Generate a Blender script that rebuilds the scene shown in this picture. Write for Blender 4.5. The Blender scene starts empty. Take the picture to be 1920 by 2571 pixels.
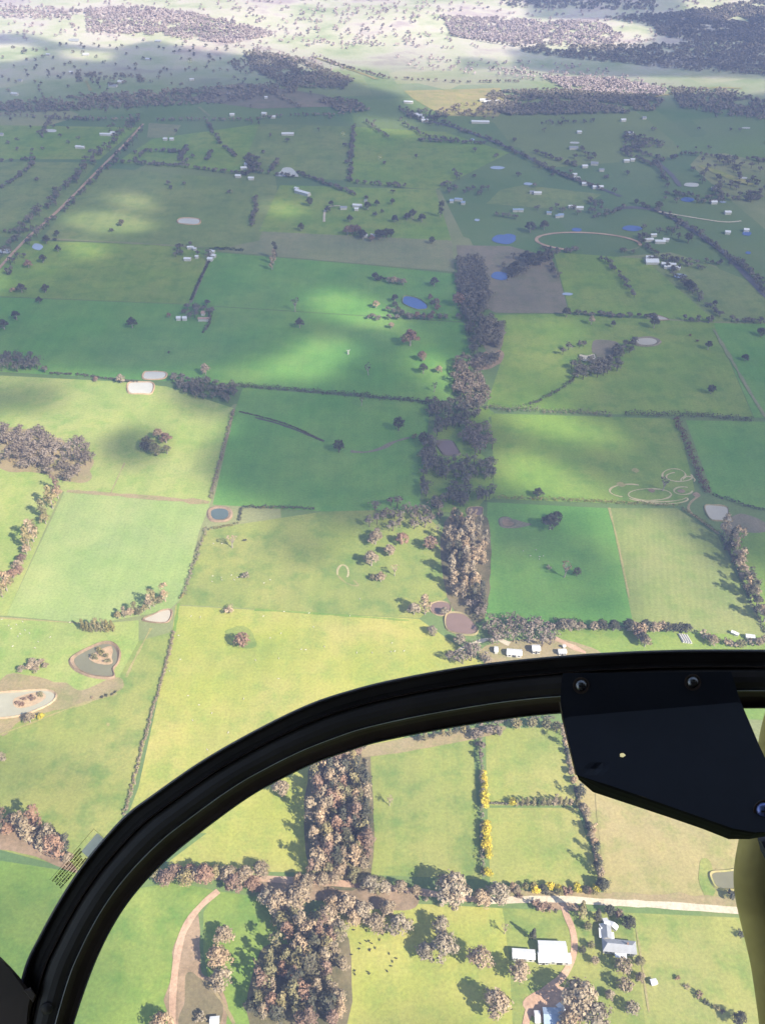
import bpy, bmesh, math, random
import numpy as np
from mathutils import Vector, Matrix, noise
from mathutils.geometry import delaunay_2d_cdt
R = math.radians
scene = bpy.context.scene
# ------------------------------------------------------------------ camera, sky, sun, exposure
ALT, PITCH, FOV = 430.0, 38.0, 58.0
cam_data = bpy.data.cameras.new('camera'); cam = bpy.data.objects.new('camera', cam_data)
scene.collection.objects.link(cam); scene.camera = cam
cam.location = (0, 0, ALT); cam.rotation_euler = (R(90 - PITCH), 0, 0)
cam_data.sensor_fit = 'VERTICAL'; cam_data.angle = R(FOV)
cam_data.clip_start = 0.05; cam_data.clip_end = 60000
SUN_EL = 38.0
SUN_DIR = Vector((1.0, -0.9, 0)).normalized() * math.cos(R(SUN_EL)) + Vector((0, 0, math.sin(R(SUN_EL))))   # towards the sun
world = bpy.data.worlds.new('World'); scene.world = world; world.use_nodes = True
wn = world.node_tree.nodes; bg = wn['Background']
sky = wn.new('ShaderNodeTexSky'); sky.sky_type = 'NISHITA'; sky.sun_disc = False
sky.sun_elevation = R(SUN_EL); sky.sun_rotation = math.atan2(SUN_DIR.x, SUN_DIR.y)
sky.altitude = 400; sky.air_density = 1.2; sky.dust_density = .6
world.node_tree.links.new(sky.outputs[0], bg.inputs[0]); bg.inputs[1].default_value = 0.11
sd = bpy.data.lights.new('sun', 'SUN'); sd.energy = 5.0; sd.angle = R(0.5); sd.color = (1.0, 0.91, 0.74)
sun = bpy.data.objects.new('sun', sd); scene.collection.objects.link(sun)
sun.rotation_euler = SUN_DIR.to_track_quat('Z', 'Y').to_euler()
scene.view_settings.view_transform = 'Standard'; scene.view_settings.look = 'None'
scene.view_settings.exposure = 1.15; scene.view_settings.gamma = 1.0
scene.view_settings.use_curve_mapping = False
scene.render.engine = 'CYCLES'
rng = random.Random(11)
nr = np.random.default_rng(5)
C = scene.collection
# ------------------------------------------------------------------ ground shape and pixel -> ground
FS = (2571 / 2) / math.tan(R(FOV / 2))
def sstep(a, b, v):
    t = min(1, max(0, (v - a) / (b - a))); return t * t * (3 - 2 * t)
def raw_h(x, y):
    d = math.hypot(x, y)
    k = sstep(1150, 2400, d)
    if k <= 0: return 0.0
    n = noise.noise(Vector((x / 620.0, y / 620.0, 3.1))) + 0.45 * noise.noise(Vector((x / 260.0, y / 260.0, 8.3)))
    return k * 26 * n + 40 * sstep(2300, 4200, d) * max(0, noise.noise(Vector((x / 1400.0 + 5, y / 1400.0, 1.7))) + .25)
def ax(lo, hi, step, far):
    a = list(np.arange(lo, hi + 1, step)); s = step; v = hi
    while v < far: s *= 1.5; v += s; a.append(v)
    s = step; v = lo; b = []
    while v > -far: s *= 1.5; v -= s; b.append(v)
    return np.array(b[::-1] + a)
GX = ax(-2400, 2400, 30, 9000); GY = ax(-300, 4800, 30, 9000)
GH = np.array([[raw_h(x, y) if abs(x) < 3500 and -400 < y < 6500 else 0.0 for x in GX] for y in GY])
def h(x, y):
    i = int(np.searchsorted(GX, x)) - 1; j = int(np.searchsorted(GY, y)) - 1
    i = max(0, min(len(GX) - 2, i)); j = max(0, min(len(GY) - 2, j))
    u = (x - GX[i]) / (GX[i+1] - GX[i]); v = (y - GY[j]) / (GY[j+1] - GY[j])
    u = min(1, max(0, u)); v = min(1, max(0, v))
    return float(GH[j,i]*(1-u)*(1-v) + GH[j,i+1]*u*(1-v) + GH[j+1,i]*(1-u)*v + GH[j+1,i+1]*u*v)
cp, sp = math.cos(R(PITCH)), math.sin(R(PITCH))
def ray(sx, sy):
    a = (sx - 960) / FS; b = -(sy - 1285.5) / FS
    return Vector((a, cp + b * sp, -sp + b * cp))
def S(sx, sy):                       # photo pixel (1920 wide) -> point on the ground
    d = ray(sx, sy)
    if d.z > -0.06: d.z = -0.06
    z = 0.0
    for _ in range(7):
        t = (ALT - z) / -d.z; x, y = d.x * t, d.y * t; z = 0.5 * z + 0.5 * h(x, y) if z else h(x, y)
    return Vector((x, y, h(x, y)))
K = 1920 / 1652
def F(x, y): return S(x * K, y * K)
TL = {c + str(i): ((i - 1) * 640, r * 500) for r, c in enumerate('abcde') for i in (1, 2, 3)}
def T(t, x, y): o = TL[t]; return S(o[0] + x * .38741, o[1] + y * .38741)
def mpp(p):                          # metres per photo pixel (1652 wide) at ground point p
    return (p.y * cp + (ALT - p.z) * sp) / FS * K
# ------------------------------------------------------------------ object helpers
def tag(o, label=None, cat=None, group=None, kind=None):
    if label: o['label'] = label
    if cat: o['category'] = cat
    if group: o['group'] = group
    if kind: o['kind'] = kind
    return o
def link(name, me, parent=None, loc=None):
    o = bpy.data.objects.new(name, me); C.objects.link(o)
    if parent: o.parent = parent
    if loc is not None: o.location = loc
    return o
def thing(name, label, cat, loc=(0, 0, 0), rz=0, group=None):
    o = bpy.data.objects.new(name, None); C.objects.link(o); o.location = loc; o.rotation_euler = (0, 0, rz)
    o.empty_display_size = .5
    return tag(o, label, cat, group)
def mesh(name, vs, fs, mat, smooth=False):
    me = bpy.data.meshes.new(name); me.from_pydata([tuple(v) for v in vs], [], [tuple(f) for f in fs])
    if mat: me.materials.append(mat)
    if smooth: me.polygons.foreach_set('use_smooth', [True] * len(me.polygons))
    me.update(); return me
def quads(name, V, mat):             # V: (n,4,3)
    n = len(V); me = bpy.data.meshes.new(name)
    me.vertices.add(n * 4); me.vertices.foreach_set('co', V.reshape(-1).astype(np.float32))
    me.loops.add(n * 4); me.loops.foreach_set('vertex_index', np.arange(n * 4, dtype=np.int32))
    me.polygons.add(n); me.polygons.foreach_set('loop_start', np.arange(0, n * 4, 4, dtype=np.int32))
    me.polygons.foreach_set('loop_total', np.full(n, 4, dtype=np.int32))
    if mat: me.materials.append(mat)
    me.update(calc_edges=True); return me
# ------------------------------------------------------------------ materials
def nodes(name):
    m = bpy.data.materials.new(name); m.use_nodes = True
    return m, m.node_tree.nodes, m.node_tree.links, m.node_tree.nodes['Principled BSDF']
def ramp(N, stops):
    r = N.new('ShaderNodeValToRGB'); e = r.color_ramp.elements
    e[0].position, e[0].color = stops[0][0], (*stops[0][1], 1)
    e[1].position, e[1].color = stops[-1][0], (*stops[-1][1], 1)
    for p, c in stops[1:-1]: q = e.new(p); q.color = (*c, 1)
    return r
def mixc(N, L, fac, a, b, mode='MIX'):
    m = N.new('ShaderNodeMix'); m.data_type = 'RGBA'; m.blend_type = mode
    for s, v in ((m.inputs[0], fac), (m.inputs[6], a), (m.inputs[7], b)):
        if hasattr(v, 'is_output'): L.new(v, s)
        elif isinstance(v, tuple): s.default_value = (*v, 1)
        else: s.default_value = v
    return m.outputs[2]
def noi(N, L, vec, scale, detail=4, rough=.6):
    n = N.new('ShaderNodeTexNoise'); n.inputs['Scale'].default_value = scale
    n.inputs['Detail'].default_value = detail; n.inputs['Roughness'].default_value = rough
    L.new(vec, n.inputs['Vector']); return n.outputs['Fac']
def mul(c, k): return tuple(min(.9, x * k) for x in c)
def grass(name, c, c2=None, c3=None, stripes=0, patchy=.8):
    m, N, L, B = nodes(name); g = N.new('ShaderNodeNewGeometry').outputs['Position']
    c2 = c2 or (min(.9, c[0] * 1.25 + .02), c[1] * 1.06, c[2] * 1.1); c3 = c3 or mul(c, .72)
    big = ramp(N, [(.38, (0, 0, 0)), (.66, (1, 1, 1))]); L.new(noi(N, L, g, .011, 5, .62), big.inputs[0])
    col = mixc(N, L, big.outputs[0], c, c2)
    med = ramp(N, [(.47, (0, 0, 0)), (.66, (patchy,) * 3)]); L.new(noi(N, L, g, .055, 6, .68), med.inputs[0])
    col = mixc(N, L, med.outputs[0], col, c3)
    fin = ramp(N, [(.3, (.80,) * 3), (.7, (1.18,) * 3)]); L.new(noi(N, L, g, .6, 3, .8), fin.inputs[0])
    col = mixc(N, L, 1.0, col, fin.outputs[0], 'MULTIPLY')
    smp = N.new('ShaderNodeMapping'); smp.inputs['Rotation'].default_value = (0, 0, R(4)); smp.inputs['Scale'].default_value = (.16, .011, 1); L.new(g, smp.inputs[0])
    sr = ramp(N, [(.32, (.955,) * 3), (.68, (1.035,) * 3)]); L.new(noi(N, L, smp.outputs[0], 1.0, 3, .6), sr.inputs[0]); col = mixc(N, L, 1.0, col, sr.outputs[0], 'MULTIPLY')
    hb = ramp(N, [(.3, (.84, .88, .9)), (.7, (1.14, 1.08, 1.02))]); L.new(noi(N, L, g, .018, 5, .7), hb.inputs[0]); col = mixc(N, L, 1.0, col, hb.outputs[0], 'MULTIPLY')
    if stripes:
        w = N.new('ShaderNodeTexWave'); w.inputs['Scale'].default_value = .07; w.inputs['Distortion'].default_value = 1.2
        mp = N.new('ShaderNodeMapping'); mp.inputs['Rotation'].default_value = (0, 0, R(12)); L.new(g, mp.inputs[0]); L.new(mp.outputs[0], w.inputs[0])
        wr = ramp(N, [(0, (1 - stripes,) * 3), (1, (1 + stripes * .4,) * 3)]); L.new(w.outputs['Fac'], wr.inputs[0])
        col = mixc(N, L, 1.0, col, wr.outputs[0], 'MULTIPLY')
    L.new(col, B.inputs['Base Color']); B.inputs['Roughness'].default_value = 1; B.inputs['Specular IOR Level'].default_value = 0
    return m
M = {}
M['lime']   = grass('grass_lime', (.285, .315, .088), (.370, .345, .130), (.190, .270, .070))
M['yellow'] = grass('grass_yellow', (.325, .355, .080), (.420, .380, .130), (.250, .320, .078))
M['pale']   = grass('grass_pale', (.270, .360, .125), (.335, .380, .160), (.215, .325, .100), patchy=.4)
M['bright'] = grass('grass_bright', (.232, .285, .078), (.310, .312, .105), (.135, .222, .062))
M['green']  = grass('grass_green', (.180, .285, .060), (.250, .305, .080), (.125, .235, .052))
M['deep']   = grass('grass_deep', (.125, .285, .066), (.185, .310, .080), (.090, .235, .058), patchy=.5)
M['olive']  = grass('grass_olive', (.180, .245, .080), (.230, .265, .100), (.135, .205, .068))
M['fresh']  = grass('grass_fresh', (.285, .355, .105), (.360, .385, .140), (.205, .315, .080))
M['tan']    = grass('grass_tan', (.225, .250, .120), (.270, .265, .145), (.185, .225, .105))
M['stripe'] = grass('grass_striped', (.215, .275, .085), (.275, .290, .115), (.180, .250, .075), stripes=.05)
M['straw']  = grass('grass_straw', (.330, .300, .130), (.380, .320, .160), (.240, .270, .090))
M['purple'] = grass('weedy_ground', (.215, .195, .140), (.250, .215, .160), (.165, .175, .105))
M['soil']   = grass('bare_soil', (.290, .205, .140), (.370, .275, .190), (.170, .135, .085), patchy=.8)
M['bank']   = grass('clay_bank', (.430, .310, .200), (.500, .400, .280), (.330, .230, .150), patchy=.7)
M['gravel'] = grass('road_gravel', (.560, .490, .380), (.640, .580, .470), (.480, .400, .300))
M['dirt']   = grass('dirt_track', (.480, .320, .225), (.560, .400, .290), (.380, .250, .180))
M['wheel'] = grass('churned_soil', (.50, .42, .24), (.60, .50, .32), (.36, .34, .17))
M['verge']  = grass('dry_verge', (.310, .250, .140), (.360, .290, .170), (.230, .240, .100), patchy=.8)
M['asphalt'] = grass('road_asphalt', (.13, .13, .14), (.16, .16, .165), (.11, .11, .12))
# wide country: patchwork of paddocks, the far ones painted paler as sunlit haze
m, N, L, B = nodes('far_country'); g = N.new('ShaderNodeNewGeometry').outputs['Position']
mp = N.new('ShaderNodeMapping'); mp.inputs['Rotation'].default_value = (0, 0, R(-9)); mp.inputs['Scale'].default_value = (.0052, .0040, 0); L.new(g, mp.inputs[0])
vo = N.new('ShaderNodeTexVoronoi'); vo.distance = 'CHEBYCHEV'; vo.inputs['Randomness'].default_value = .75; vo.inputs['Scale'].default_value = 1; L.new(mp.outputs[0], vo.inputs['Vector'])
sepc = N.new('ShaderNodeSeparateColor'); L.new(vo.outputs['Color'], sepc.inputs[0])
r1 = ramp(N, [(0, (.105, .190, .062)), (.25, (.150, .225, .075)), (.45, (.120, .200, .070)), (.6, (.205, .250, .090)), (.72, (.110, .185, .075)), (.85, (.290, .290, .140)), (1, (.170, .165, .105))])
r1.color_ramp.interpolation = 'CONSTANT'; L.new(sepc.outputs[0], r1.inputs[0])
nb = ramp(N, [(.35, (0, 0, 0)), (.7, (1, 1, 1))]); L.new(noi(N, L, g, .006, 6, .65), nb.inputs[0])
col = mixc(N, L, nb.outputs[0], r1.outputs[0], (.165, .215, .085))
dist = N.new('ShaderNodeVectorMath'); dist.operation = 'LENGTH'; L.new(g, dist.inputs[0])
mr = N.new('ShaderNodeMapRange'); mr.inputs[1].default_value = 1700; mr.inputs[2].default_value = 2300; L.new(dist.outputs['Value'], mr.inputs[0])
far = ramp(N, [(.36, (.42, .48, .27)), (.46, (.62, .62, .42)), (.54, (.72, .66, .54)), (.62, (.56, .46, .44))]); L.new(noi(N, L, g, .0045, 8, .68), far.inputs[0])  # pale far tones: sunlit haze put into the ground colour
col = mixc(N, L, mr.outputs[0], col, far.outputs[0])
fin = ramp(N, [(.3, (.82,) * 3), (.7, (1.15,) * 3)]); L.new(noi(N, L, g, .5, 3, .8), fin.inputs[0])
col = mixc(N, L, 1.0, col, fin.outputs[0], 'MULTIPLY')
L.new(col, B.inputs['Base Color']); B.inputs['Roughness'].default_value = 1; B.inputs['Specular IOR Level'].default_value = 0
M['far'] = m
def leaf(name, a, b, c, sc=.25):
    m, N, L, B = nodes(name); g = N.new('ShaderNodeNewGeometry').outputs['Position']
    r = ramp(N, [(.30, a), (.5, b), (.70, c)]); L.new(noi(N, L, g, sc, 4, .75), r.inputs[0])
    oi = N.new('ShaderNodeObjectInfo'); rr = ramp(N, [(0, (.78, .80, .80)), (.5, (1, 1, 1)), (1, (1.25, 1.14, 1.05))]); L.new(oi.outputs['Random'], rr.inputs[0])
    L.new(mixc(N, L, 1.0, r.outputs[0], rr.outputs[0], 'MULTIPLY'), B.inputs['Base Color'])
    B.inputs['Roughness'].default_value = .8; B.inputs['Specular IOR Level'].default_value = .15
    return m
M['gum']   = leaf('leaf_gum', (.190, .148, .092), (.335, .258, .172), (.470, .375, .260))
M['gum2']  = leaf('leaf_gum_grey', (.190, .158, .108), (.335, .275, .195), (.465, .388, .285))
M['gum3']  = leaf('leaf_gum_olive', (.120, .118, .055), (.230, .205, .105), (.340, .290, .160))
M['red']   = leaf('leaf_russet', (.150, .100, .070), (.250, .165, .120), (.345, .240, .180))
M['scrub'] = grass('undergrowth', (.165, .150, .085), (.230, .185, .120), (.080, .085, .045), patchy=1)
M['dark']  = leaf('leaf_dark', (.050, .055, .040), (.090, .090, .062), (.135, .125, .090))
M['cyp']   = leaf('leaf_conifer', (.035, .060, .028), (.065, .095, .042), (.110, .135, .060))
M['wat']   = leaf('leaf_wattle', (.30, .25, .04), (.52, .43, .05), (.68, .58, .08))
M['hedge'] = leaf('leaf_hedge', (.130, .115, .075), (.215, .185, .130), (.300, .255, .185), .5)
M['hdark'] = leaf('leaf_hedge_dark', (.050, .058, .040), (.090, .095, .062), (.140, .130, .090), .5)
M['hred']  = leaf('leaf_hedge_red', (.070, .045, .035), (.120, .070, .055), (.170, .100, .080), .3)
M['hyel']  = leaf('leaf_hedge_olive', (.120, .115, .045), (.190, .170, .070), (.300, .255, .090), .4)
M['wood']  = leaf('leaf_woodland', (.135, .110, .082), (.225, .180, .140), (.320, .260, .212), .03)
M['woodmid'] = leaf('leaf_woodland_shaded_haze', (.13, .13, .105), (.19, .18, .145), (.26, .235, .19), .01)  # far shaded woods, lightened so haze sits in the leaf colour
M['woodfar'] = leaf('leaf_woodland_sunlit_haze', (.38, .31, .29), (.50, .41, .385), (.60, .50, .47), .01)  # far sunlit woods: sun and haze painted into the leaf colour
M['wooddark'] = leaf('leaf_woodland_shaded', (.090, .092, .070), (.145, .138, .104), (.215, .190, .150), .03)  # darker copy of the woodland leaves, shade put into the colour
def plain(name, c, rough=.6, metal=0, var=.12, sc=3.0, spec=.4, bump=0):
    m, N, L, B = nodes(name); g = N.new('ShaderNodeTexCoord').outputs['Object']
    n = noi(N, L, g, sc, 4, .65); r = ramp(N, [(.3, mul(c, 1 - var)), (.7, mul(c, 1 + var))]); L.new(n, r.inputs[0])
    L.new(r.outputs[0], B.inputs['Base Color']); B.inputs['Roughness'].default_value = rough
    B.inputs['Metallic'].default_value = metal; B.inputs['Specular IOR Level'].default_value = spec
    if bump:
        bp = N.new('ShaderNodeBump'); bp.inputs['Strength'].default_value = bump; bp.inputs['Distance'].default_value = .0006
        n2 = noi(N, L, g, sc * 6, 3, .7); L.new(n2, bp.inputs['Height']); L.new(bp.outputs[0], B.inputs['Normal'])
    return m
M['bark'] = plain('bark_pale', (.36, .31, .26), .9, sc=.8, var=.3)
M['barkd'] = plain('bark_brown', (.16, .12, .09), .9, sc=.8, var=.3)
M['roofw'] = plain('roof_white_iron', (.72, .72, .74), .45, var=.06, sc=.4)
M['roofg'] = plain('roof_grey_iron', (.30, .31, .34), .5, var=.12, sc=.4)
M['roofb'] = plain('roof_blue_grey_iron', (.30, .38, .50), .5, var=.1, sc=.4)
M['roofr'] = plain('roof_rust_iron', (.42, .27, .20), .6, var=.2, sc=.4)
M['wallw'] = plain('wall_weatherboard', (.52, .50, .46), .8, var=.1, sc=.6)
M['wallb'] = plain('wall_brick', (.28, .17, .12), .85, var=.2, sc=1.5)
M['doord'] = plain('door_dark', (.06, .06, .065), .5)
M['glass'] = plain('window_glass', (.05, .06, .075), .12, spec=.6)
M['cow'] = plain('hide_black', (.035, .028, .024), .7); M['wool'] = plain('wool', (.62, .58, .50), 1)
M['cleaf'] = M['roofw']
def water(name, c, rough, var=.08):
    m = plain(name, c, rough, var=var, sc=.08, spec=.5); return m
M['wclay'] = water('water_clay', (.47, .42, .34), .35)
M['wcream'] = water('water_pale_clay', (.56, .54, .48), .3)
M['wmud'] = water('water_muddy', (.20, .19, .12), .18)
M['wgrey'] = water('water_grey_clay', (.40, .38, .29), .25)
M['wbrown'] = water('water_brown', (.22, .15, .125), .25)
M['wblue'] = water('water_sky_reflection', (.075, .145, .37), .12)  # reflected sky painted into the base colour
M['wteal'] = water('water_teal', (.10, .135, .13), .15)
M['wpale'] = water('water_pale_blue', (.36, .43, .56), .25)
# ------------------------------------------------------------------ ground, draped sheets
nx, ny = len(GX), len(GY)
vv = [(GX[i], GY[j], GH[j, i]) for j in range(ny) for i in range(nx)]
ff = [(j*nx+i, j*nx+i+1, (j+1)*nx+i+1, (j+1)*nx+i) for j in range(ny-1) for i in range(nx-1)]
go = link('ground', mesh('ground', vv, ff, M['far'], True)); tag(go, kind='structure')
def inpoly(x, y, P):
    c = False; j = len(P) - 1
    for i in range(len(P)):
        xi, yi, xj, yj = P[i][0], P[i][1], P[j][0], P[j][1]
        if (yi > y) != (yj > y) and x < (xj - xi) * (y - yi) / (yj - yi + 1e-12) + xi: c = not c
        j = i
    return c
def smooth_closed(P, n=6):
    out = []; L_ = len(P)
    for i in range(L_):
        p0, p1, p2, p3 = P[i-1], P[i], P[(i+1) % L_], P[(i+2) % L_]
        for k in range(n):
            t = k / n
            out.append(tuple(.5*((2*p1[a]) + (-p0[a]+p2[a])*t + (2*p0[a]-5*p1[a]+4*p2[a]-p3[a])*t*t + (-p0[a]+3*p1[a]-3*p2[a]+p3[a])*t**3) for a in (0, 1)))
    return out
def smooth_open(P, n=6):
    Q = [P[0]] + list(P) + [P[-1]]; out = []
    for i in range(1, len(Q) - 2):
        p0, p1, p2, p3 = Q[i-1:i+3]
        for k in range(n):
            t = k / n
            out.append(tuple(.5*((2*p1[a]) + (-p0[a]+p2[a])*t + (2*p0[a]-5*p1[a]+4*p2[a]-p3[a])*t*t + (-p0[a]+3*p1[a]-3*p2[a]+p3[a])*t**3) for a in (0, 1)))
    out.append(tuple(P[-1][:2])); return out
SHN = [0]
def sheet(name, P, mat, off, step=30, label=None, kind='structure', jit=0, parent=None):
    SHN[0] += 1; off += .0009 * SHN[0]
    P = [(p[0], p[1]) for p in P]
    Q = []
    for i in range(len(P)):
        a, b = P[i], P[(i+1) % len(P)]; d = math.hypot(b[0]-a[0], b[1]-a[1]); n = max(1, int(d / step))
        for k in range(n):
            x, y = a[0]+(b[0]-a[0])*k/n, a[1]+(b[1]-a[1])*k/n
            if jit: x += jit*noise.noise(Vector((x*.09, y*.09, 1))); y += jit*noise.noise(Vector((x*.09, y*.09, 9)))
            Q.append(Vector((x, y)))
    xs = [q.x for q in Q]; ys = [q.y for q in Q]; pts = list(Q)
    if max(math.hypot(a, b) for a, b in zip(xs, ys)) > 1100:
        for gx in GX[(GX > min(xs)) & (GX < max(xs))]:
            for gy in GY[(GY > min(ys)) & (GY < max(ys))]:
                if inpoly(gx, gy, Q): pts.append(Vector((gx, gy)))
    r = delaunay_2d_cdt(pts, [], [list(range(len(Q)))], 1, 1e-4)
    vs = [(v.x, v.y, h(v.x, v.y) + off) for v in r[0]]
    fs = []
    for f in r[2]:
        a, b, c_ = [vs[i] for i in f[:3]]
        fs.append(f if (b[0]-a[0])*(c_[1]-a[1])-(b[1]-a[1])*(c_[0]-a[0]) > 0 else f[::-1])
    o = link(name, mesh(name, vs, fs, mat), parent)
    if not parent: tag(o, label, kind=kind)
    elif label: o['label'] = label
    return o
def ribbon(name, P, w, mat, off, jit=.15, sm=6):
    SHN[0] += 1; off += .0009 * SHN[0]
    Q = smooth_open([(p[0], p[1]) for p in P], sm) if sm else [(p[0], p[1]) for p in P]
    D = [Q[0]]
    for a, b in zip(Q, Q[1:]):
        n = max(1, int(math.hypot(b[0]-a[0], b[1]-a[1]) / 12))
        D += [(a[0]+(b[0]-a[0])*k/n, a[1]+(b[1]-a[1])*k/n) for k in range(1, n+1)]
    vs, fs = [], []
    for i, p in enumerate(D):
        a, b = D[max(0, i-1)], D[min(len(D)-1, i+1)]; dx, dy = b[0]-a[0], b[1]-a[1]; l = math.hypot(dx, dy) or 1
        ww = w/2*(1 + jit*noise.noise(Vector((p[0]*.12, p[1]*.12, 2)))*2)
        for s in (-1, -.33, .33, 1):
            x, y = p[0]-dy/l*ww*s, p[1]+dx/l*ww*s; vs.append((x, y, h(x, y)+off))
        if i:
            for k in range(3): q = (i-1)*4+k; fs.append((q, q+4, q+5, q+1))
    return tag(link(name, mesh(name, vs, [f[::-1] for f in fs], mat)), kind='structure')
# ------------------------------------------------------------------ paddocks (sheets laid a few centimetres above the ground)
PAD = [  # corners as (x, y) in the 1652-wide photograph, from the near ones to the far ones
 ('yellow', [(690,1965),(860,1950),(1085,1962),(1100,2080),(1108,2240),(700,2240)], 'soft yellow-green grazing paddock dotted with dark cattle'),
 ('bright', [(1085,1962),(1360,1972),(1380,2090),(1395,2240),(1108,2240),(1100,2080)], None),
 ('lime',   [(1360,1972),(1652,1985),(1720,2240),(1395,2240),(1380,2090)], None),
 ('straw',  [(1215,1570),(1480,1560),(1700,1700),(1700,1968),(1310,1940),(1245,1700)], None),
 ('lime',   [(1052,1745),(1245,1745),(1305,1925),(1058,1905)], None),
 ('lime',   [(1048,1575),(1215,1570),(1245,1740),(1052,1740)], None),
 ('bright', [(800,1635),(1020,1585),(1040,1900),(800,1890)], None),
 ('yellow', [(360,1865),(500,1760),(680,1640),(668,1885),(380,1880)], None),
 ('green',  [(150,2240),(240,1930),(380,1905),(470,1925),(390,2010),(372,2080),(370,2240)], None),
 ('green',  [(470,1925),(640,1950),(600,2240),(480,2240),(440,2060),(440,1970)], None),
 ('green',  [(-60,1850),(170,1885),(200,2240),(-60,2240)], None),
 ('bright', [(-60,1600),(60,1545),(240,1495),(300,1385),(372,1365),(290,1700),(262,1770),(170,1880),(-60,1820)], None),
 ('yellow', [(380,1308),(905,1337),(978,1388),(1040,1430),(1040,1500),(500,1800),(262,1800),(300,1700),(372,1370)], 'large sunlit yellow-green paddock with scattered sheep'),
 ('bright', [(395,1290),(440,1148),(520,1132),(700,1105),(905,1100),(960,1150),(965,1290),(905,1336),(382,1306)], None),
 ('pale',   [(140,1062),(455,1086),(430,1150),(395,1290),(365,1318),(205,1348),(15,1330)], None),
 ('fresh',   [(-60,1000),(100,1040),(135,1060),(15,1330),(-60,1330)], None),
 ('fresh', [(-60,1330),(205,1348),(300,1340),(300,1385),(240,1495),(60,1545),(-60,1600)], None),
 ('fresh', [(-60,808),(250,824),(360,835),(505,882),(455,1086),(140,1062),(-60,1000)], None),
 ('deep',   [(525,838),(930,870),(905,1100),(700,1105),(460,1090),(508,885)], None),
 ('green',  [(1060,893),(1462,905),(1500,1060),(1462,1093),(1068,1078)], None),
 ('deep',   [(1480,908),(1720,912),(1720,1120),(1540,1070)], None),
 ('deep',   [(1052,1085),(1315,1098),(1368,1352),(1048,1338)], None),
 ('stripe', [(1315,1098),(1462,1098),(1550,1160),(1652,1378),(1368,1352)], None),
 ('green',  [(1560,1150),(1720,1150),(1720,1500),(1652,1370)], None),
 ('green',  [(1200,1358),(1368,1356),(1720,1380),(1720,1560),(1040,1520),(1040,1430),(1195,1400)], None),
 ('green', [(1068,680),(1235,678),(1330,810),(1322,895),(1050,880),(1085,770)], None),
 ('green',  [(1235,680),(1540,698),(1625,900),(1322,895),(1330,812)], None),
 ('deep',   [(1540,698),(1720,700),(1720,905),(1628,902)], None),
 ('deep',   [(-60,640),(380,657),(1000,697),(1020,790),(960,868),(525,833),(-60,800)], None),
 ('green',  [(60,520),(375,530),(460,545),(410,657),(-60,638),(-60,600)], None),
 ('deep',   [(460,545),(780,572),(980,592),(995,695),(410,658)], None),
 ('tan',    [(480,484),(780,500),(975,520),(982,588),(780,570),(470,543)], None),
 ('purple', [(985,530),(1100,532),(1190,556),(1208,600),(1228,677),(1070,676),(1000,640)], None),
 ('olive',  [(220,362),(530,388),(600,402),(560,520),(480,536),(90,516)], None),
 ('green',  [(605,400),(940,410),(975,520),(560,500)], None),
 ('green',   [(765,274),(960,285),(1100,330),(940,410),(757,396)], None),
 ('olive',  [(560,268),(763,274),(755,392),(520,372)], None),
 ('tan',    [(322,266),(392,270),(372,300),(318,297)], None),
 ('olive',  [(-60,350),(212,352),(80,512),(-60,512)], None),
 ('green',  [(330,300),(560,268),(520,372),(250,352)], None),
 ('green',  [(1195,545),(1400,560),(1545,695),(1230,675)], None),
 ('olive',  [(1390,560),(1500,560),(1720,650),(1720,695),(1545,695)], None),
 ('olive',  [(1130,400),(1300,420),(1240,455),(1050,440),(1080,410)], None),
 ('green',   [(-60,270),(300,275),(215,345),(-60,345)], None),
 ('straw',  [(872,196),(1080,190),(1098,225),(1075,252),(955,250),(890,212)], None),
 ('purple', [(520,178),(700,205),(740,230),(560,235),(400,215)], None),
 
]
for i, (c, P, lab) in enumerate(PAD):
    sheet('paddock', [F(*p) for p in P], M[c], 0.02 + (.15 if min(p[1] for p in P) < 600 else 0), label=lab)
# bare patches and verges
def org(P, f=F): return smooth_closed([tuple(f(*p))[:2] for p in P])
def patch(name, P, mat, off, jit=1.5, f=F, st=6): return sheet(name, org(P, f), M[mat], off, st, jit=jit)
patch('bare_ground', [(374,2060),(398,2000),(425,1975),(436,2000),(440,2085),(468,2120),(486,2165),(498,2240),(366,2240)], 'soil', .09, jit=3.5)
patch('bare_ground', [(400,2110),(430,2100),(470,2140),(478,2230),(400,2240),(392,2170)], 'scrub', .09, jit=4)

patch('bare_ground', [(560,1895),(700,1905),(860,1925),(900,1935),(870,1965),(700,1950),(560,1930)], 'soil', .09)
patch('bare_ground', [(0,1790),(60,1800),(150,1860),(160,1885),(60,1845),(-20,1830)], 'soil', .09)
patch('bare_ground', [(1048,1395),(1200,1380),(1300,1412),(1260,1440),(1060,1440)], 'verge', .09)
patch('bare_ground', [(675,1640),(792,1610),(797,1890),(668,1880)], 'scrub', .09)
patch('bare_ground', [(800,1610),(1060,1568),(1062,1588),(800,1635)], 'verge', .10, jit=.5)
patch('bare_ground', [(560,2060),(640,2040),(742,2005),(742,2240),(550,2240)], 'scrub', .09)
patch('bare_ground', [(960,1130),(1052,1120),(1046,1335),(965,1290)], 'scrub', .09)
patch('bare_ground', [(925,940),(1000,925),(1050,1000),(1060,1080),(960,1110),(912,1050)], 'green', .09, jit=9)
patch('bare_ground', [(1000,890),(1050,885),(1062,930),(1020,925)], 'green', .09, jit=7)
patch('bare_ground', [(0,930),(80,930),(150,960),(195,985),(200,1010),(180,1045),(90,1022),(0,1012)], 'verge', .09, jit=3)
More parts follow.
